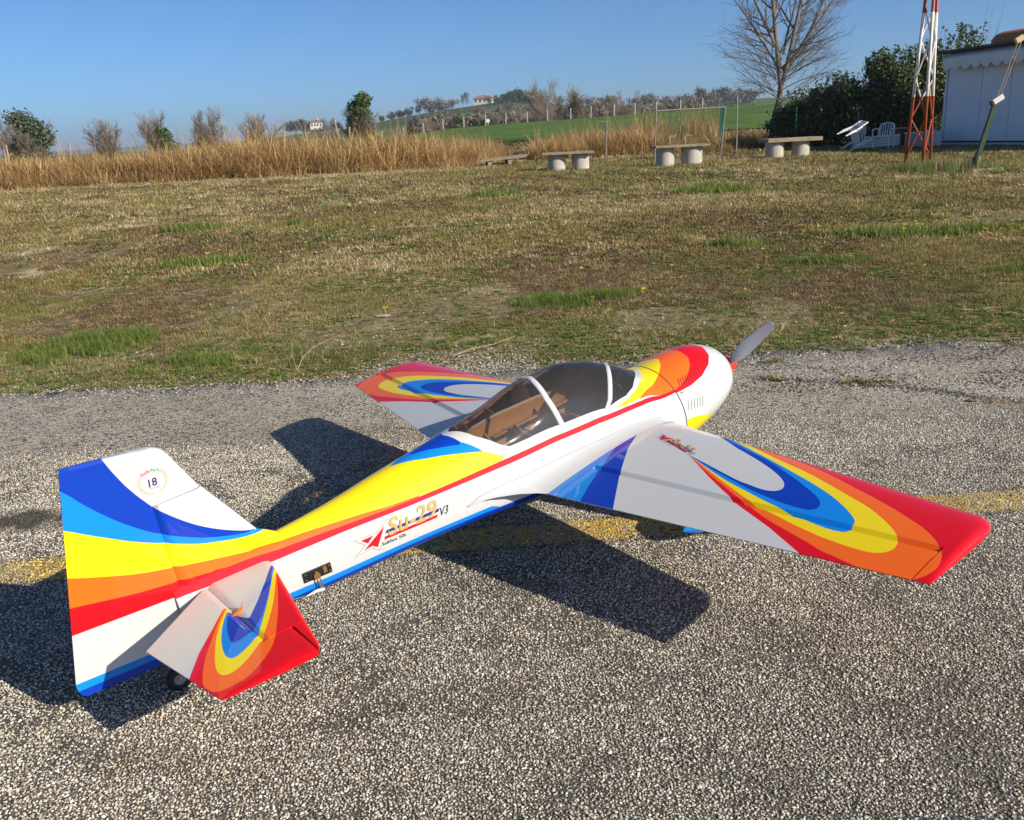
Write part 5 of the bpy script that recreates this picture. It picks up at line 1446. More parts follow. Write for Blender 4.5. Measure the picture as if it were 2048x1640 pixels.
# ------------------------------------------------------------------ things on the field
M_PLANK = pmat('weathered_plank', (0.34, 0.27, 0.17), (0.20, 0.155, 0.10), 7, 0.9, bump=.004)
def gz0(x, y): return float(ground_z(x, y))
def bench(label, px, Y, w, hgt, pipes, rz, thick, extra=False):
    b = at(px, 330, Y); z = gz0(b.x, Y); t = empty('plank_bench', (b.x, Y, z), rz); tag(t, label, 'bench', 'plank benches on concrete pipes')
    for k, (dx, r) in enumerate(pipes):
        MB().lathe([(-.06, r), (hgt - thick, r), (hgt - thick, r - .06), (hgt - .2, r - .06), (hgt - .2, 0)], 30, Matrix.Translation((dx, 0, 0))).build('concrete_pipe', M_CONC, t, smooth=False)
    n = 3
    for k in range(n):
        MB().box((random.uniform(-.02, .02), -.26 + .26 * k, hgt - thick / 2), (w * random.uniform(.97, 1.0), .245, thick)).build('plank', M_PLANK, t, bevel=.008)
    if extra:
        for dx in (.16, -.28):
            MB().box((dx, .05, hgt + .12), (.03, .03, .24)).box((dx + .08, .05, hgt + .245), (.20, .05, .02)).build('clamp', M_STAKE, t)
    return t
bench('plank bench on two concrete pipes, farthest left of the three', 1136, 27.0, 1.50, .52, ((-.32, .245), (.36, .245)), -.02, .06)
bench('plank bench on concrete pipes before the net frame, metal clamps on top', 1360, 26.6, 1.55, .58, ((-.42, .25), (.33, .29)), .03, .06, True)
bench('plank bench on two concrete pipes under the big bare tree', 1578, 28.6, 1.72, .58, ((-.48, .27), (.34, .26)), .10, .11)
# sagging pallet of old boards
pb = at(1003, 331, 33.5); t = empty('board_pallet', (pb.x, 33.5, gz0(pb.x, 33.5)), .1); tag(t, 'low dark pallet of weathered boards lying before the reeds', 'pallet')
for k in range(5): MB().box((0.05 * k, -.5 + .25 * k, .24 + .012 * k), (1.65, .20, .035), M=Matrix.Rotation(-.06, 3, 'Y')).build('board', M_PLANK, t)
for dx in (-.45, .25): MB().box((dx, 0, .11), (.14, 1.1, .20)).build('bearer', M_STAKE, t)

# net frame
M_GALV = pmat('galvanised_tube', (0.24, 0.225, 0.195), (0.17, 0.16, 0.14), 12, 0.7, metal=.1)
M_NET = pmat('green_net', (0.012, 0.12, 0.075), (0.008, 0.08, 0.05), 3, 0.8)
nA = at(1309, 325, 30.0); nB = at(1440, 318, 30.3); tA = at(1312, 222, 30.0); tB = at(1451, 214, 30.3)
t = empty('net_frame', (nA.x, 30.0, 0)); tag(t, 'galvanised tube frame with a green net hanging from its side', 'frame')
o_ = Vector((nA.x, 30.0, 0))
for a, b in ((Vector((nA.x, 30.0, -.05)), tA), (Vector((nB.x, 30.3, -.05)), tB)): MB().tube([a - o_, b - o_], .024, 9).build('post', M_GALV, t)
MB().tube([tA - o_, tB - o_], .024, 9).build('crossbar', M_GALV, t)
MB().tube([tB - o_, tB + Vector((.25, 1.8, .05)) - o_], .022, 7).tube([tA - o_, tA + Vector((.3, 1.8, 0)) - o_], .022, 7).build('rear_bar', M_GALV, t)
def net(a, b, c, d, nu, nv, r):
    """knotted net between four corners"""
    mb = MB()
    P = lambda u, v: (a * (1 - u) * (1 - v) + b * u * (1 - v) + c * u * v + d * (1 - u) * v) + Vector((0, .10 * math.sin(PI * u) * math.sin(PI * v), 0))
    for i in range(nu + 1): mb.tube([P(i / nu, j / 8) for j in range(9)], r, 3, False)
    for j in range(nv + 1): mb.tube([P(i / 8, j / nv) for i in range(9)], r, 3, False)
    return mb
gB = Vector((nB.x, 30.3, .05)); rB = tB + Vector((.25, 1.8, .05)); rA = tA + Vector((.3, 1.8, 0))
net(tB - o_, rB - o_, Vector((rB.x, rB.y, .35)) - o_, gB + Vector((.02, .2, .5)) - o_, 30, 26, .006).build('side_net', M_NET, t)
net(rA - o_, rB - o_, Vector((rB.x, rB.y, .1)) - o_, Vector((rA.x, rA.y, .1)) - o_, 34, 22, .0028).build('rear_net', M_NET, t)
# odd stakes around it
for nm, lab, px, by, ty, Y, r, mt in (('steel_stake', 'short steel stake with a crosspiece between the reeds left of the net frame', 1211, 276, 243, 36, .03, M_GALV), ('thin_stake', 'thin dark stake between net frame and bare tree', 1473, 300, 192, 34, .02, M_STAKE), ('green_stake', 'green painted stake right of the bare tree', 1591, 290, 214, 36, .025, M_NET), ('leaning_pole', 'thin leaning pole in front of the evergreen hedge', 1710, 292, 225, 33, .018, M_GALV)):
    a = at(px, by, Y); b = at(px + (8 if nm == 'leaning_pole' else 2), ty, Y); a.z = gz0(a.x, Y) - .05
    t = empty(nm, a); tag(t, lab, 'stake')
    MB().tube([(0, 0, 0), b - a], r, 7).build('shaft', mt, t)
    if nm == 'steel_stake': MB().box(b - a + Vector((-.12, 0, 0)), (.42, .05, .03)).build('crosspiece', mt, t)

# lattice mast
def make_bands():
    m, nt, b, out = new_mat('mast_paint_bands')
    tc = nt.nodes.new('ShaderNodeTexCoord'); sx = nt.nodes.new('ShaderNodeSeparateXYZ'); nt.links.new(tc.outputs['Object'], sx.inputs[0])
    n = nnoise(nt, 14, 4, .6, tc.outputs['Object'])
    z = nmath(nt, 'DIVIDE', sx.outputs[2], 5.0)
    r = ramp(nt, z, [(0.0, (.42, .085, .03)), (.278, (.78, .76, .70)), (.585, (.36, .065, .028))], 'CONSTANT')
    w = ramp(nt, n.outputs['Fac'], [(.3, (.78, .74, .70)), (.6, (1, 1, 1))])
    nt.links.new(nmix(nt, 1.0, r.outputs[0], w.outputs[0], 'MULTIPLY'), b.inputs['Base Color'])
    b.inputs['Roughness'].default_value = .5
    return m
M_MAST = make_bands()
mc = at(1836, 344, 18.9); t = empty('lattice_mast', (mc.x, 18.9, gz0(mc.x, 18.9))); tag(t, 'three legged lattice mast painted in red and white bands', 'mast')
LEG = [Vector((-.27, .02, 0)), Vector((-.04, -.27, 0)), Vector((.28, .10, 0))]
HM = 4.9
def leg_at(k, z): return LEG[k] * (1 - z / 5.55) + Vector((0, 0, z))
for k in range(3): MB().tube([leg_at(k, -.05), leg_at(k, HM)], .030, 9).build('leg', M_MAST, t, smooth=True)
zs_ = [.25, 1.0, 1.75, 2.45, 3.1, 3.7, 4.25, 4.7]
for f_ in range(3):
    a, b = f_, (f_ + 1) % 3
    for i in range(len(zs_) - 1):
        p, q = (a, b) if i % 2 == 0 else (b, a)
        MB().tube([leg_at(p, zs_[i]), leg_at(q, zs_[i + 1])], .015, 6).build('brace', M_MAST, t)

# leaning green post with its white head
M_GPOST = pmat('green_painted_steel', (0.030, 0.055, 0.020), (0.018, 0.034, 0.012), 10, 0.6)
b0 = at(1951, 346, 17.6); b0.z = gz0(b0.x, 17.6); b1 = at(1991, 205, 17.6); b2 = at(2036, 84, 17.6)
t = empty('leaning_post', b0); tag(t, 'leaning dark green steel post with a white box head beside the mast', 'post')
MB().tube([Vector((0, 0, -.05)), Vector((.01, 0, .28))], .062, 12).build('socket', pmat('socket_green', (.16, .20, .07), (.10, .13, .05), 10, .7), t)
MB().tube([Vector((.0, 0, .22)), b1 - b0], .055, 4).build('shaft', M_GPOST, t)
hd = (b1 - b0).normalized()
MB().box(b1 - b0 + Vector((.02, 0, .05)), (.22, .12, .10), M=Matrix.Rotation(-.55, 3, 'Y')).build('head', M_WALL, t, bevel=.01)
MB().box(b1 - b0 + Vector((-.075, -.02, -.01)), (.04, .10, .09), M=Matrix.Rotation(-.55, 3, 'Y')).build('head_end', M_BLACK, t)
MB().box((-.10, 0, .18), (.10, .02, .16)).build('latch', M_GPOST, t)
MB().tube([b1 - b0 + Vector((.02, 0, .1)), b2 - b0], .008, 6).tube([b1 - b0 + Vector((.07, 0, .1)), b2 - b0 + Vector((.06, 0, .0))], .008, 6).build('boom', pmat('boom_brown', (.38, .27, .15), (.28, .19, .10), 10, .8), t)
MB().box(b2 - b0 + Vector((.02, 0, .05)), (.14, .08, .10), M=Matrix.Rotation(-.5, 3, 'Y')).build('boom_tip', pmat('cream_paint', (.62, .50, .26), (.5, .4, .2), 10, .7), t)
t = empty('concrete_pad', (b0.x + .12, 17.55, b0.z)); tag(t, 'small concrete pad at the foot of the leaning post', 'pad')
MB().prism([(-.30, -.18), (.25, -.22), (.38, .05), (.22, .22), (-.25, .2)], .05).build('slab', M_CONC, t, bevel=.012)

# white hut on the right
M_PANEL = pmat('white_hut_panel', (0.82, 0.83, 0.84), (0.74, 0.75, 0.77), 1.2, 0.45)
M_TRIM = pmat('white_trim', (0.76, 0.77, 0.77), (0.68, 0.69, 0.70), 3, 0.4)
M_ROOF = pmat('dark_roof_sheet', (0.055, 0.055, 0.052), (0.035, 0.035, 0.034), 4, 0.7)
M_CLOTH = pmat('awning_cloth', (0.82, 0.80, 0.75), (0.72, 0.70, 0.65), 2.5, 0.85)
hut = empty('white_hut', (14.96, 32.0, gz0(14.96, 32.0)), math.atan2(-.98, .196)); tag(hut, 'white panelled hut with scalloped awning at the right edge', 'hut')
HH = 2.92
MB().box((4.5, 2.0, HH / 2), (8.96, 3.98, HH)).build('core', M_PANEL, hut)
pw = [1.62, 1.30, 1.30, 1.30, 1.30, 1.30, .84]; x0 = .10
for w in pw:
    MB().box((x0 + w / 2, -.012, .16 + (HH - .20) / 2), (w - .022, .04, HH - .20)).build('panel', M_PANEL, hut, bevel=.006); x0 += w
MB().box((.03, -.02, HH / 2), (.10, .09, HH)).build('corner_trim', M_TRIM, hut, bevel=.008)
MB().box((4.5, -.03, .145), (8.9, .07, .05)).build('base_rail', M_BLACK, hut)
MB().box((4.5, -.02, .06), (8.9, .06, .11)).build('plinth', M_TRIM, hut)
roof = MB().box((4.3, 1.9, HH + .045), (9.6, 4.7, .06)).build('roof', M_ROOF, hut)
# awning: folded cloth with a scalloped valance
Vv = []; Ff = []; N = 180; L0, L1 = .25, 9.0
for i in range(N + 1):
    x = L0 + (L1 - L0) * i / N
    sc_ = abs(math.sin(PI * (x - L0) / .46)) ** .7
    Vv += [(x, -.06, HH - .02), (x, -.40, HH - .16), (x, -.43, HH - .30), (x, -.425 + .012 * math.sin(x * 9), HH - .40 - .15 * sc_)]
for i in range(N):
    for k in range(3): Ff.append((4 * i + k, 4 * i + k + 1, 4 * i + k + 5, 4 * i + k + 4))
MB().add(Vv, Ff).build('awning', M_CLOTH, hut, smooth=True)
MB().tube([(L0, -.40, HH - .17), (L1, -.40, HH - .17)], .022, 8).build('awning_bar', M_TRIM, hut)
# barrel vaulted tank on the roof
Vv = []; Ff = []; tk = empty('roof_tank', hut.matrix_basis @ Vector((1.35, .95, HH + .08))); tk.rotation_euler = hut.rotation_euler; tag(tk, 'orange barrel shaped tank with pale rounded end on the hut roof', 'tank')
n = 16; prof = [(-.52, 0)] + [(-.52 * math.cos(PI * k / n), .10 + .34 * math.sin(PI * k / n)) for k in range(n + 1)] + [(.52, 0)]
MT = Matrix(((0, 0, 1, 0), (1, 0, 0, 0), (0, 1, 0, 0), (0, 0, 0, 1)))
MB().prism([(a * .96, b * .96) for a, b in prof], .10, Matrix.Translation((-.02, 0, 0)) @ MT).build('end_cap', pmat('pale_end', (.52, .47, .36), (.42, .38, .29), 5, .8), tk)
MB().prism(prof, 1.5, Matrix.Translation((.08, 0, 0)) @ MT).build('shell', pmat('rusty_orange', (.46, .17, .06), (.34, .11, .04), 5, .8), tk)

# white plastic chairs
M_CHAIR = pmat('white_plastic', (0.72, 0.73, 0.74), (0.62, 0.63, 0.65), 8, 0.4)
def chair(label, M, group=None):
    t = empty('plastic_chair'); t.matrix_world = M; tag(t, label, 'chair', group)
    for sx_ in (-1, 1):
        for sy2 in (-1, 1):
            Vv = [(sx_ * .23, sy2 * .21, .43), (sx_ * .26, sy2 * .25, 0)]
            MB().tube(Vv, [.028, .020], 6).build('leg', M_CHAIR, t)
        MB().tube([(sx_ * .27, -.24, .43), (sx_ * .29, -.22, .64), (sx_ * .28, .0, .66), (sx_ * .25, .22, .64)], .022, 6).build('armrest', M_CHAIR, t)
    MB().box((0, 0, .425), (.48, .46, .03)).build('seat', M_CHAIR, t, bevel=.012)
    bk = empty('backrest', parent=t)
    for k in range(6):
        x = -.19 + .076 * k
        MB().tube([(x, .21, .44), (x * 1.05, .27, .62), (x * 1.0, .31, .80)], .016, 5).build('slat', M_CHAIR, bk)
    MB().tube([(-.24, .21, .44), (-.25, .28, .66), (-.20, .33, .80), (0, .345, .845), (.20, .33, .80), (.25, .28, .66), (.24, .21, .44)], .022, 6).build('rail', M_CHAIR, bk)
    return t
cp = at(1765, 303, 31.0); cz = gz0(cp.x, 31.0)
chair('white plastic chair standing upright among the junk by the hedge', Matrix.Translation((cp.x, 31.0, cz)) @ Matrix.Rotation(-.7, 4, 'Z'))
cp = at(1704, 304, 30.6); cz = gz0(cp.x, 30.6)
lab3 = ['white plastic chair lying on its back, lowest of the toppled stack', 'white plastic chair lying tilted, middle of the toppled stack', 'white plastic chair lying tilted, top of the toppled stack']
for k in range(3):
    chair(lab3[k], Matrix.Translation((cp.x - .30 + .09 * k, 30.6 + .02 * k, cz + .30 + .05 * k)) @ Matrix.Rotation(.5, 4, 'Z') @ Matrix.Rotation(1.15, 4, 'Y') @ Matrix.Rotation(.3, 4, 'X'), 'toppled stack of plastic chairs')
M_JUNK = pmat('grey_junk', (.42, .43, .45), (.30, .31, .33), 4, .6)
def junk(name, label, px, py, Y, dims, rz, tilt, mt, extra=None):
    p = at(px, py, Y); z = gz0(p.x, Y); t = empty(name, (p.x, Y, z), rz); tag(t, label, 'junk')
    R = Matrix.Rotation(tilt, 3, 'Y'); hz = dims[2] / 2 * abs(math.cos(tilt)) + dims[0] / 2 * abs(math.sin(tilt))
    MB().box((0, 0, hz), dims, M=R).build('body', mt, t, bevel=.01)
    if extra: extra(t, hz, R)
def slats(t, hz, R):
    for k in range(4): MB().box(Vector((0, 0, hz)) + R @ Vector((0, -.06, -.12 + .09 * k)), (1.5, .03, .07), M=R).build('slat', M_TRIM, t)
junk('bench_back', 'grey slatted bench back lying low behind the upright chair', 1752, 291, 31.9, (1.6, .05, .40), -.1, -.04, M_JUNK, slats)
junk('table_top', 'white table top leaning over the junk left of the mast', 1790, 290, 32.3, (1.1, .6, .05), -.2, -.32, M_TRIM)
junk('metal_crate', 'pale metal crate in the shade between mast and hut', 1832, 300, 31.3, (.55, .5, .46), .3, 0, M_JUNK, lambda t, hz, R: MB().box((0, 0, .48), (.60, .55, .04)).build('lid', M_TRIM, t))
junk('rusty_drum', 'rusty brown box in the shade behind the lattice mast', 1806, 300, 32.0, (.45, .45, .62), .1, 0, pmat('rust', (.13, .055, .03), (.08, .035, .02), 9, .9), lambda t, hz, R: MB().box((0, 0, .64), (.49, .49, .04)).build('lid', M_STAKE, t))
junk('white_box', 'white box right of the mast against the hut corner', 1862, 298, 31.0, (.42, .4, .50), .5, .12, M_TRIM)
# ------------------------------------------------------------------ vegetation on the field
def blades(rng, n, h, spread, width, lean=.5, bend=.5, seg=2):
    """a clump of bent blades"""
    V = []; F = []
    for k in range(n):
        a = rng.random() * 2 * PI; r = spread * math.sqrt(rng.random()); p = np.array([math.cos(a) * r, math.sin(a) * r, 0])
        b = rng.random() * 2 * PI; d = np.array([math.cos(b) * lean * rng.random(), math.sin(b) * lean * rng.random(), 1.0]); H = h * (.5 + .8 * rng.random())
        w = np.array([-math.sin(b), math.cos(b), 0]) * width * (.6 + .8 * rng.random())
        c = len(V); q = p.copy(); dd = d / np.linalg.norm(d)
        for i in range(seg):
            V.append(q - w * (1 - i / seg) * .5); V.append(q + w * (1 - i / seg) * .5)
            q = q + dd * H / seg; dd = dd + np.array([math.cos(b), math.sin(b), -.6]) * bend * rng.random(); dd /= np.linalg.norm(dd)
        V.append(q)
        for i in range(seg - 1): F.append((c + 2 * i, c + 2 * i + 1, c + 2 * i + 3, c + 2 * i + 2))
        F.append((c + 2 * seg - 2, c + 2 * seg - 1, c + 2 * seg))
    me = bpy.data.meshes.new('clump'); me.from_pydata([tuple(v) for v in V], [], F); me.update(); return me
def rosette(rng, n, R):
    V = []; F = []
    for k in range(n):
        a = 2 * PI * k / n + rng.normal(0, .3); L = R * (.6 + .5 * rng.random()); d = np.array([math.cos(a), math.sin(a), 0]); s = np.array([-math.sin(a), math.cos(a), 0]); up = .25 + .5 * rng.random()
        c = len(V); V += [d * .1 * L, d * .55 * L + s * .24 * L + np.array([0, 0, up * L * .5]), d * L + np.array([0, 0, up * L * .35]), d * .55 * L - s * .24 * L + np.array([0, 0, up * L * .5])]
        F.append((c, c + 1, c + 2, c + 3))
    me = bpy.data.meshes.new('rosette'); me.from_pydata([tuple(v) for v in V], [], F); me.update(); return me
rg = np.random.default_rng(77)
G_OLIVE = leaf_mat('olive_grass', [(0, (0.068, 0.060, 0.020)), (.35, (0.186, 0.153, 0.049)), (.7, (0.322, 0.256, 0.088)), (1, (0.570, 0.425, 0.186))], .7, .3, True)
G_STRAW = leaf_mat('dry_grass', [(0, (0.212, 0.144, 0.068)), (.5, (0.477, 0.360, 0.189)), (1, (0.806, 0.659, 0.407))], .8, .3, True)
G_GREEN = leaf_mat('green_grass', [(0, (0.103, 0.147, 0.029)), (.5, (0.172, 0.230, 0.046)), (1, (0.287, 0.314, 0.081))], .6, .35, True)
G_BROWN = leaf_mat('withered_mat', [(0, (0.050, 0.032, 0.020)), (.5, (0.168, 0.106, 0.060)), (1, (0.370, 0.249, 0.140))], .9, .2, True)
G_LEAF = leaf_mat('weed_leaves', [(0, (0.062, 0.114, 0.022)), (.6, (0.119, 0.192, 0.035)), (1, (0.213, 0.264, 0.065))], .5, .25, True)
SRC = [(blades(rg, 22, .040, .05, .0045, .9, .7), G_OLIVE), (blades(rg, 22, .034, .05, .0045, 1.1, .6), G_OLIVE), (blades(rg, 20, .045, .05, .0035, 1.4, .8), G_STRAW), (blades(rg, 16, .030, .055, .004, 1.8, .6), G_STRAW),
       (blades(rg, 26, .062, .04, .0045, .55, .5), G_GREEN), (blades(rg, 22, .026, .055, .006, 1.6, .8), G_BROWN), (rosette(rg, 9, .045), G_LEAF), (rosette(rg, 14, .036), G_OLIVE), (blades(rg, 24, .036, .05, .0045, .9, .6), G_GREEN)]
SRC += [(blades(rg, 15, .046, .055, .011, .9, .7), G_OLIVE), (blades(rg, 15, .040, .055, .011, 1.1, .6), G_OLIVE), (blades(rg, 14, .050, .055, .009, 1.4, .8), G_STRAW), (blades(rg, 12, .036, .06, .010, 1.8, .6), G_STRAW),
        (blades(rg, 18, .062, .045, .009, .55, .5), G_GREEN), (blades(rg, 15, .030, .06, .014, 1.6, .8), G_BROWN), (rosette(rg, 7, .055), G_LEAF), (rosette(rg, 9, .046), G_OLIVE), (blades(rg, 16, .040, .055, .010, .9, .6), G_GREEN)]
def plant(n, y0, y1, s0, s1, seed):
    rng = np.random.default_rng(seed)
    y = y0 + (y1 - y0) * rng.random(n) ** .95
    x = (rng.random(n) - .5) * 2 * (y * .60 + .6) + .05 * y * 0
    return x, y, s0 + (s1 - s0) * (y - y0) / (y1 - y0), rng
XS_, YS_, SS_, II_ = [], [], [], []
def bright_patch(x, y):
    """lusher green tufts seen in the field"""
    g = np.zeros(len(x))
    for px, py, rx, ry in ((.32, 6.25, .42, .40), (.66, 6.35, .30, .22), (-2.6, 5.45, .45, .45), (-1.72, 4.85, .25, .14), (2.55, 7.4, .45, .14), (4.0, 6.7, .5, .2), (4.3, 9.0, .9, .35), (3.6, 9.0, .5, .2), (-4.3, 13.2, .6, .3), (-2.9, 13.2, .3, .25), (-4.6, 13.0, .3, .3), (-.1, 17.5, .6, .6), (3.7, 16.0, .8, .7), (-3.0, 9.3, .5, .3), (2.1, 8.6, .4, .15)):
        g = np.maximum(g, 1 - ((x - px) / rx) ** 2 - ((y - py) / ry) ** 2)
    return g
for n, y0, y1, s0, s1, sd in ((52000, 4.25, 8.5, .62, .85, 1), (50000, 8.0, 16, .9, 1.35, 2), (52000, 15.5, 34.5, 1.5, 2.5, 3), (9000, 34, 46, 2.8, 3.2, 4)):
    x, y, s, rng = plant(n, y0, y1, s0, s1, sd)
    a = fnoise(x + 13, y * .6 + 5, 1.3); b = fnoise(x * .7 + 40, y * .5 + 21, 2.6); c = fnoise(x + 70, y + 33, .55); e = edge_y(x)
    bare = (fnoise(x + 3, y * .45 + 60, 1.9) > .64) & (c > .45) & (y > 5.1) & (y < 13)
    keep = (y > e + .02 - .10 * (c > .62)) & ~(bare & (rng.random(n) < .90)) & ~((y < e + .20) & (rng.random(n) < .45)) & ~((np.abs(x + .28) < .42) & (y < 4.95) & (rng.random(n) < .80))
    r = rng.random(n); i = np.where(r < .5, 0, 1)
    dry = np.clip((b - .46) * 9, 0, 1) * .50 + np.clip((c - .55) * 8, 0, 1) * .36 + .08
    i = np.where(rng.random(n) < dry, np.where(rng.random(n) < .35, 2, 3), i)
    brown = np.clip((a - .52) * 8, 0, 1); i = np.where(rng.random(n) < brown * .78, 5, i)
    i = np.where(rng.random(n) < .03 + .24 * np.clip((fnoise(x + 21, y * .8 + 77, 1.1) - .50) * 6, 0, 1), 8, i)
    weed = np.clip((fnoise(x + 90, y + 11, .8) - .54) * 10, 0, 1)
    i = np.where((rng.random(n) < .05 + .55 * weed), np.where(rng.random(n) < .45, 6, 7), i)
    g = bright_patch(x + .25 * (c - .5), y + .5 * (c - .5)); lush = (g > .05 + rng.random(n) * .9); i = np.where(lush, 4, i); s = np.where(lush, s * (.85 + .6 * np.clip(g, 0, 1)), s)
    i = np.where((y > 30) & (rng.random(n) < .4) & (x < 0), 2, i)
    strip = (y < e + 1.1 + .8 * (b - .5)) & (rng.random(n) < .28); i = np.where(strip & (i != 4), np.where(rng.random(n) < .55, 8, 6), i)
    near_edge = (y < e + .45) & (rng.random(n) < .40); i = np.where(near_edge, np.where(rng.random(n) < .5, 6, 7), i)
    s = s * (.55 + .75 * rng.random(n)) * np.where(i == 5, 1.15, 1.0)
    keep &= ~((brown < .2) & (dry > .45) & (rng.random(n) < .35))
    if sd > 1: i = i + 9
    XS_.append(x[keep]); YS_.append(y[keep]); SS_.append(s[keep]); II_.append(i[keep])
x = np.concatenate(XS_); y = np.concatenate(YS_); s = np.concatenate(SS_); i = np.concatenate(II_); n = len(x)
pts = np.stack([x, y, ground_z(x, y) - .006], -1); rot = np.zeros((n, 3)); rot[:, 2] = RNG.random(n) * 6.28
g_ob = scatter('grass', pts, rot, s, i, SRC)
tag(g_ob, 'short patchy grass and low weeds covering the field', 'grass', kind='stuff')

# long grass around the mast and the post
# small stones and dry crumbs on the bare patches of the field
n = 5000; rng = np.random.default_rng(41); y = 4.7 + 9 * rng.random(n) ** 1.5; x = (rng.random(n) - .5) * 2 * (y * .6 + .6); c = fnoise(x + 70, y + 33, .55)
k = (fnoise(x + 3, y * .45 + 60, 1.9) > .58) & (c > .38); x, y = x[k], y[k]; n = len(x); rot = rng.random((n, 3)) * np.array([.6, .6, 6.28])
FS = leaf_mat('field_stones', [(0, (.22, .17, .11)), (.6, (.42, .34, .23)), (1, (.68, .60, .46))], .9, 0, True)
tag(scatter('field_stones', np.stack([x, y, ground_z(x, y) - .002], -1), rot, .003 + .007 * rng.random(n) ** 3, rng.integers(0, 3, n), [(pebble(q), FS) for q in (81, 82, 83)]), 'small pale stones on the bare soil patches of the field', 'stones', kind='stuff')
n = 420; cx = np.where(RNG.random(n) < .55, mc.x + RNG.normal(.1, .35, n), b0.x - .25 + RNG.normal(0, .35, n)); cy = 18.2 + RNG.normal(0, .45, n)
LONG = [(blades(rg, 26, .16, .06, .006, .7, .6), G_GREEN), (blades(rg, 22, .20, .06, .005, .7, .5), G_STRAW)]
pts = np.stack([cx, cy, ground_z(cx, cy)], -1); rot = np.zeros((n, 3)); rot[:, 2] = RNG.random(n) * 6.28
tag(scatter('long_grass', pts, rot, .7 + .8 * RNG.random(n), (RNG.random(n) < .3).astype(int), LONG), 'long green grass round the feet of mast and leaning post', 'grass', kind='stuff')

# daisies and yellow weed flowers
def flower_mesh(c):
    V = []; F = []
    for k in range(7):
        a = 2 * PI * k / 7; V += [(0, 0, .05), (.012 * math.cos(a - .3), .012 * math.sin(a - .3), .052), (.016 * math.cos(a), .016 * math.sin(a), .05), (.012 * math.cos(a + .3), .012 * math.sin(a + .3), .052)]; F.append((4 * k, 4 * k + 1, 4 * k + 2, 4 * k + 3))
    c_ = len(V); V += [(-.001, 0, 0), (.001, 0, 0), (0, 0, .05)]; F.append((c_, c_ + 1, c_ + 2))
    me = bpy.data.meshes.new('flower'); me.from_pydata(V, [], F); me.update(); return me
M_DAISY = pmat('white_petals', (.78, .78, .74), (.70, .70, .64), 30, .8); M_YFL = pmat('yellow_petals', (.78, .55, .02), (.66, .42, .01), 30, .8)
rng = np.random.default_rng(31)
x1 = np.concatenate([rng.normal(5.2, 2.2, 190), rng.normal(-3.5, 1.2, 40), (rng.random(120) - .5) * 16]); y1 = np.concatenate([rng.normal(21, 2.5, 190), rng.normal(24, 1.2, 40), 8 + rng.random(120) ** 1.4 * 22])
x2 = np.concatenate([rng.normal(4.0, .5, 120), rng.normal(5.1, .5, 100), rng.normal(-3.1, .3, 20), (rng.random(80) - .5) * 9]); y2 = np.concatenate([rng.normal(9.3, .18, 120), rng.normal(8.6, .35, 100), rng.normal(9.6, .25, 20), 5 + rng.random(80) * 6])
x = np.concatenate([x1, x2]); y = np.concatenate([y1, y2]); n = len(x)
pts = np.stack([x, y, ground_z(x, y)], -1); rot = np.zeros((n, 3)); rot[:, 2] = rng.random(n) * 6.28; rot[:, 0] = rng.normal(.15, .25, n)
s = np.where(np.arange(n) < len(x1), np.clip(y / 13, .7, 1.5), 1.15) * (.6 + .6 * rng.random(n)); 
tag(scatter('wild_flowers', pts, rot, s, (np.arange(n) >= len(x1)).astype(int), [(flower_mesh(0), M_DAISY), (flower_mesh(1), M_YFL)]), 'tiny white daisies and yellow flowers scattered in the grass', 'flowers', kind='stuff')

# ---- dry reeds
M_REED = leaf_mat('dry_reed', [(0, (0.255, 0.151, 0.058)), (.35, (0.469, 0.302, 0.119)), (.7, (0.632, 0.431, 0.190)), (1, (0.735, 0.572, 0.304))], .8, .3, True)
M_REEDB = leaf_mat('brown_bramble', [(0, (0.058, 0.038, 0.022)), (.5, (0.111, 0.070, 0.038)), (1, (0.182, 0.114, 0.055))], .9, .15, True)
RS = [(blades(rg, 26, 1.15, .30, .026, .5, .6, 4), M_REED), (blades(rg, 26, 1.0, .34, .030, .75, .9, 4), M_REED), (blades(rg, 34, .75, .38, .026, 1.1, 1.0, 3), M_REED), (blades(rg, 34, .55, .34, .022, 1.2, .8, 3), M_REEDB), (blades(rg, 9, 1.55, .16, .022, .18, .25, 4), M_REED)]
def reed_zone(n, x0, x1, front, depth, hs, seed, bramble=.10):
    rng = np.random.default_rng(seed); x = x0 + (x1 - x0) * rng.random(n); t = rng.random(n)
    f = front(x); y = f + depth * t ** 1.2 + (fnoise(x, 0 * x + seed, 1.6) - .5) * 1.4
    nz = fnoise(x + seed, y, 1.7); i = rng.choice([0, 1, 2], n, p=[.36, .34, .30]); i = np.where((nz > .60) & (rng.random(n) < .55), 3, i); i = np.where(rng.random(n) < .03, 4, i)
    i = np.where((t < .10) & (rng.random(n) < .7), 2, i); i = np.where(rng.random(n) < bramble, 3, i)
    s = hs(x) * (.68 + .5 * rng.random(n)) * (.55 + .45 * smooth(0, .3, t)); return x, y, s, i
Z = [reed_zone(5400, -30, -.6, lambda x: 32.6 + 0.18 * np.clip(x + 4, 0, 9) ** 2 - .02 * x, 6.5, lambda x: 1.46 - .26 * smooth(-9, -15, x) - .46 * smooth(-4.5, -1.0, x), 3),
     reed_zone(700, -3.2, .3, lambda x: 39.0 + 0 * x, 5.0, lambda x: .72 + 0 * x, 5, .35),
     reed_zone(1100, 1.4, 7.2, lambda x: 37.5 - .55 * smooth(3, 7, x), 5.0, lambda x: 1.02 + .22 * smooth(2.5, 6.5, x), 8, .18),
     reed_zone(800, 7.0, 13.5, lambda x: 37.0 + 0 * x, 5.0, lambda x: .85 + 0 * x, 13, .65)]
x, y, s, i = [np.concatenate(k) for k in zip(*Z)]; n = len(x)
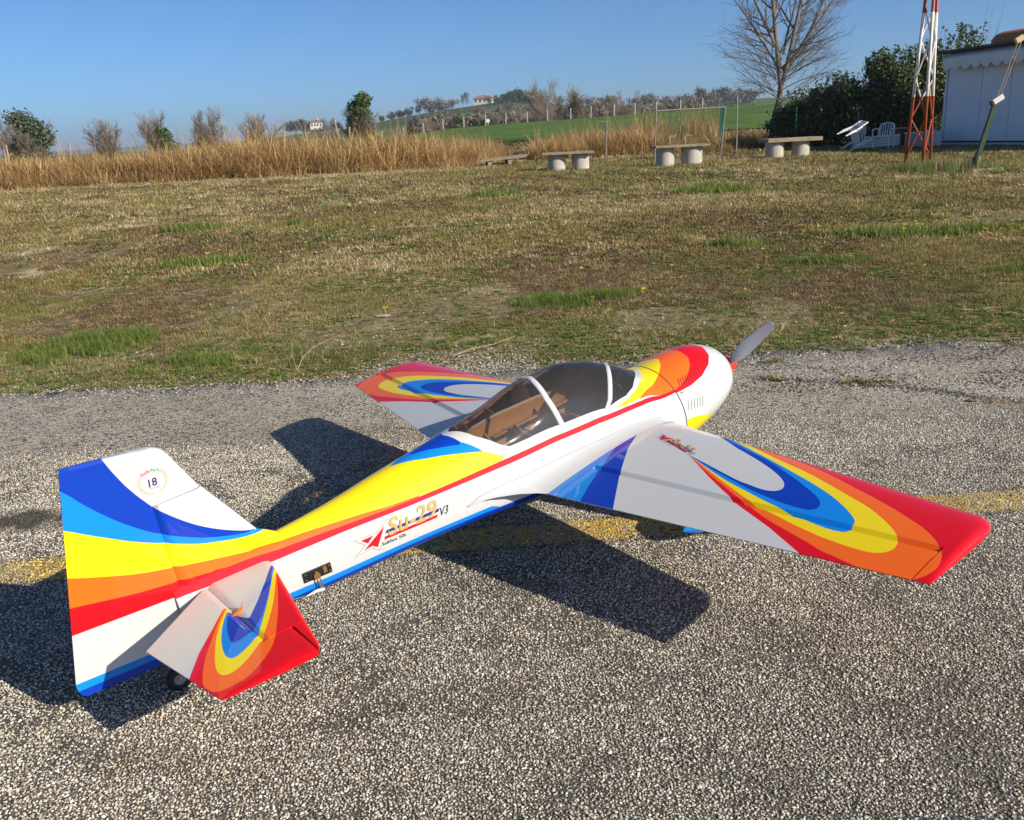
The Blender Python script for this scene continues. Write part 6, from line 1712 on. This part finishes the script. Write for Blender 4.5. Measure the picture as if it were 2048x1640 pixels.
pts = np.stack([x, y, ground_z(x, y) - .03], -1); rot = np.zeros((n, 3)); rot[:, 2] = RNG.random(n) * 6.28
tag(scatter('dry_reeds', pts, rot, s, i, RS), 'thick belt of tall tan dry reeds along the back of the field', 'reeds', kind='stuff')
# tall plumed cane behind the net frame
CANE = [(blades(rg, 10, 2.1, .22, .020, .22, .20, 4), M_REED), (blades(rg, 16, 1.7, .25, .05, .45, .55, 4), M_REED)]
n = 70; rng = np.random.default_rng(9); x = 6.2 + 4.0 * rng.random(n); y = 43.5 + 2.5 * rng.random(n); x = x + .1 * (y - 43); 
pts = np.stack([x, y, ground_z(x, y) - .05], -1); rot = np.zeros((n, 3)); rot[:, 2] = rng.random(n) * 6.28
tag(scatter('tall_cane', pts, rot, .55 + .35 * rng.random(n), rng.integers(0, 2, n), CANE), 'tall pale cane with dry leaves behind the net frame', 'cane', kind='stuff')

# ---- gravel and crumbled asphalt along the runway's edge
M_PEB = leaf_mat('pale_pebbles', [(0, (.18, .155, .12)), (.6, (.34, .30, .245)), (1, (.56, .52, .44))], .85, 0, True)
M_CRUMB = leaf_mat('asphalt_crumbs', [(0, (.035, .034, .032)), (.6, (.10, .095, .088)), (1, (.24, .22, .20))], .9, 0, True)
n = 13000; rng = np.random.default_rng(17)
x = np.concatenate([(rng.random(3500) - .5) * 6.4, rng.normal(-.28, .28, 2000), .9 + 2.0 * rng.random(7500)])
y = np.concatenate([edge_y(x[:3500]) + rng.normal(.02, .10, 3500) + .05 * (fnoise(x[:3500], 0 * x[:3500] + 8, .4) - .5), edge_y(x[3500:5500]) + np.abs(rng.normal(0, .24, 2000)), 4.52 - .90 * rng.random(7500) ** 1.3])
nz = fnoise(x + 5, y * 2, .35); k = np.where(np.arange(n) < 5500, rng.random(n) < .95, (nz > .50))
ck = np.array([(1.1, 4.02), (1.5, 3.85), (1.75, 3.70), (1.95, 3.52), (2.2, 3.36), (2.4, 3.22)]); tq = rng.random(1500) * 5; x = np.concatenate([x[k], np.interp(tq, range(6), ck[:, 0]) + rng.normal(0, .02, 1500)]); y = np.concatenate([y[k], np.interp(tq, range(6), ck[:, 1]) + rng.normal(0, .022, 1500)]); k = np.ones(len(x), bool)
x, y = x[k], y[k]; n = len(x); i = rng.integers(0, 3, n); i = np.where((x > 1.0) & ((fnoise(x + 50, y * 2 + 9, .3) > .50) | (np.arange(n) > n - 1500)) & (rng.random(n) < .8), 3 + rng.integers(0, 2, n), i)
pts = np.stack([x, y, np.where(y < edge_y(x), .004, ground_z(x, y)) + 0], -1); rot = rng.random((n, 3)) * np.array([.6, .6, 6.28])
tag(scatter('gravel', pts, rot, .0030 + .0050 * rng.random(n) ** 3, i, [(pebble(1), M_PEB), (pebble(2), M_PEB), (pebble(3), M_PEB), (pebble(4), M_CRUMB), (pebble(5), M_CRUMB)]), 'loose pale gravel and asphalt crumbs along the runway edge', 'gravel', kind='stuff')
# tufts growing in the cracks of the runway
cr = [(1.18, 3.98, .05), (1.50, 3.86, .045), (1.58, 3.84, .05), (2.02, 3.40, .09), (2.10, 3.36, .08), (1.92, 3.47, .06), (1.30, 4.30, .06), (1.72, 4.42, .07), (2.5, 4.30, .09)]
x = []; y = []; 
for a, b, r in cr:
    for k in range(9): x.append(a + rng.normal(0, r * .8)); y.append(b + rng.normal(0, r * .35))
x = np.array(x); y = np.array(y); n = len(x); rot = np.zeros((n, 3)); rot[:, 2] = rng.random(n) * 6.28
tag(scatter('crack_weeds', np.stack([x, y, 0 * x + .003], -1), rot, .42 + .3 * rng.random(n), np.where(x > 1.85, rng.integers(0, 2, n), 2 + rng.integers(0, 2, n)), [(SRC[2][0], None), (SRC[3][0], None), (SRC[6][0], None), (SRC[0][0], None)]), 'small weeds and dry grass growing in cracks of the runway', 'weeds', kind='stuff')

# dead twigs and odd bits lying at the edge
def twig(label, pts_, r, name='dead_twig', extra=()):
    t = empty(name, pts_[0]); tag(t, label, 'twig'); o0 = Vector(pts_[0])
    mb = MB().tube([Vector(p) - o0 for p in pts_], [r * (1 - .6 * k / (len(pts_) - 1)) for k in range(len(pts_))], 6)
    for e in extra: mb.tube([Vector(p) - o0 for p in e], r * .5, 5)
    mb.build('stem', pmat('dead_wood', (.42, .31, .19), (.30, .21, .12), 30, .9), t)
twig('long dead twig lying on the grass beyond the left wing', [(-.30, 4.70, .012), (-.20, 4.78, .03), (-.08, 4.86, .03), (.04, 4.95, .05)], .0032, extra=[[(-.08, 4.86, .03), (-.04, 4.88, .08)]])
twig('bent dead stalk standing at the runway edge left of the left wing', [(-1.10, 4.60, 0), (-1.07, 4.64, .06), (-1.02, 4.70, .10), (-.93, 4.76, .13)], .0028, extra=[[(-1.10, 4.60, 0), (-1.12, 4.62, .08), (-1.12, 4.64, .14)], [(-1.10, 4.60, 0), (-1.17, 4.59, .02)]])
pp = Vector((1.515, 4.95, .0)); pp.z = gz0(pp.x, pp.y)
t = empty('dry_leaf', pp); t.scale = (.55, .55, .55); tag(t, 'pale curled dry leaf in the grass beyond the propeller tip', 'leaf')
MB().add([(-.012, 0, .01), (.012, -.004, .03), (.030, -.006, .07), (.044, 0, .115), (.016, .004, .085), (-.006, .004, .05)], [(0, 1, 5), (1, 2, 4, 5), (2, 3, 4)]).build('blade', pmat('dry_leaf_tan', (.62, .52, .34), (.5, .4, .25), 30, .9), t)
st_ = Vector((-.95, 6.0, .0))
for k, (sx_, sy2, l) in enumerate(((-.83, 6.02, 'flat pale stone lying in the grass behind the left wing'), (-1.0, 9.0, 'pale stone slab lying farther out in the grass'))):
    t = empty('flat_stone', (sx_, sy2, gz0(sx_, sy2))); tag(t, l, 'stone')
    MB().prism([(-.045, -.02), (.03, -.03), (.055, .0), (.025, .025), (-.03, .02)], .012).build('slab', pmat('pale_stone', (.42, .35, .23), (.32, .26, .17), 12, .9), t, bevel=.006)

# ------------------------------------------------------------------ air
m_, nt_, b_, out_ = new_mat('hazy_air'); nt_.nodes.remove(b_)
pv = nt_.nodes.new('ShaderNodeVolumePrincipled'); pv.inputs['Color'].default_value = (0.80, 0.88, 1.0, 1); pv.inputs['Density'].default_value = 0.00026; pv.inputs['Anisotropy'].default_value = 0.2
nt_.links.new(pv.outputs[0], out_.inputs['Volume'])
tag(MB().box((300, 2800, 21), (8200, 6600, 46)).build('haze', m_), 'thin pale haze over the far fields and hill', 'haze', kind='stuff')
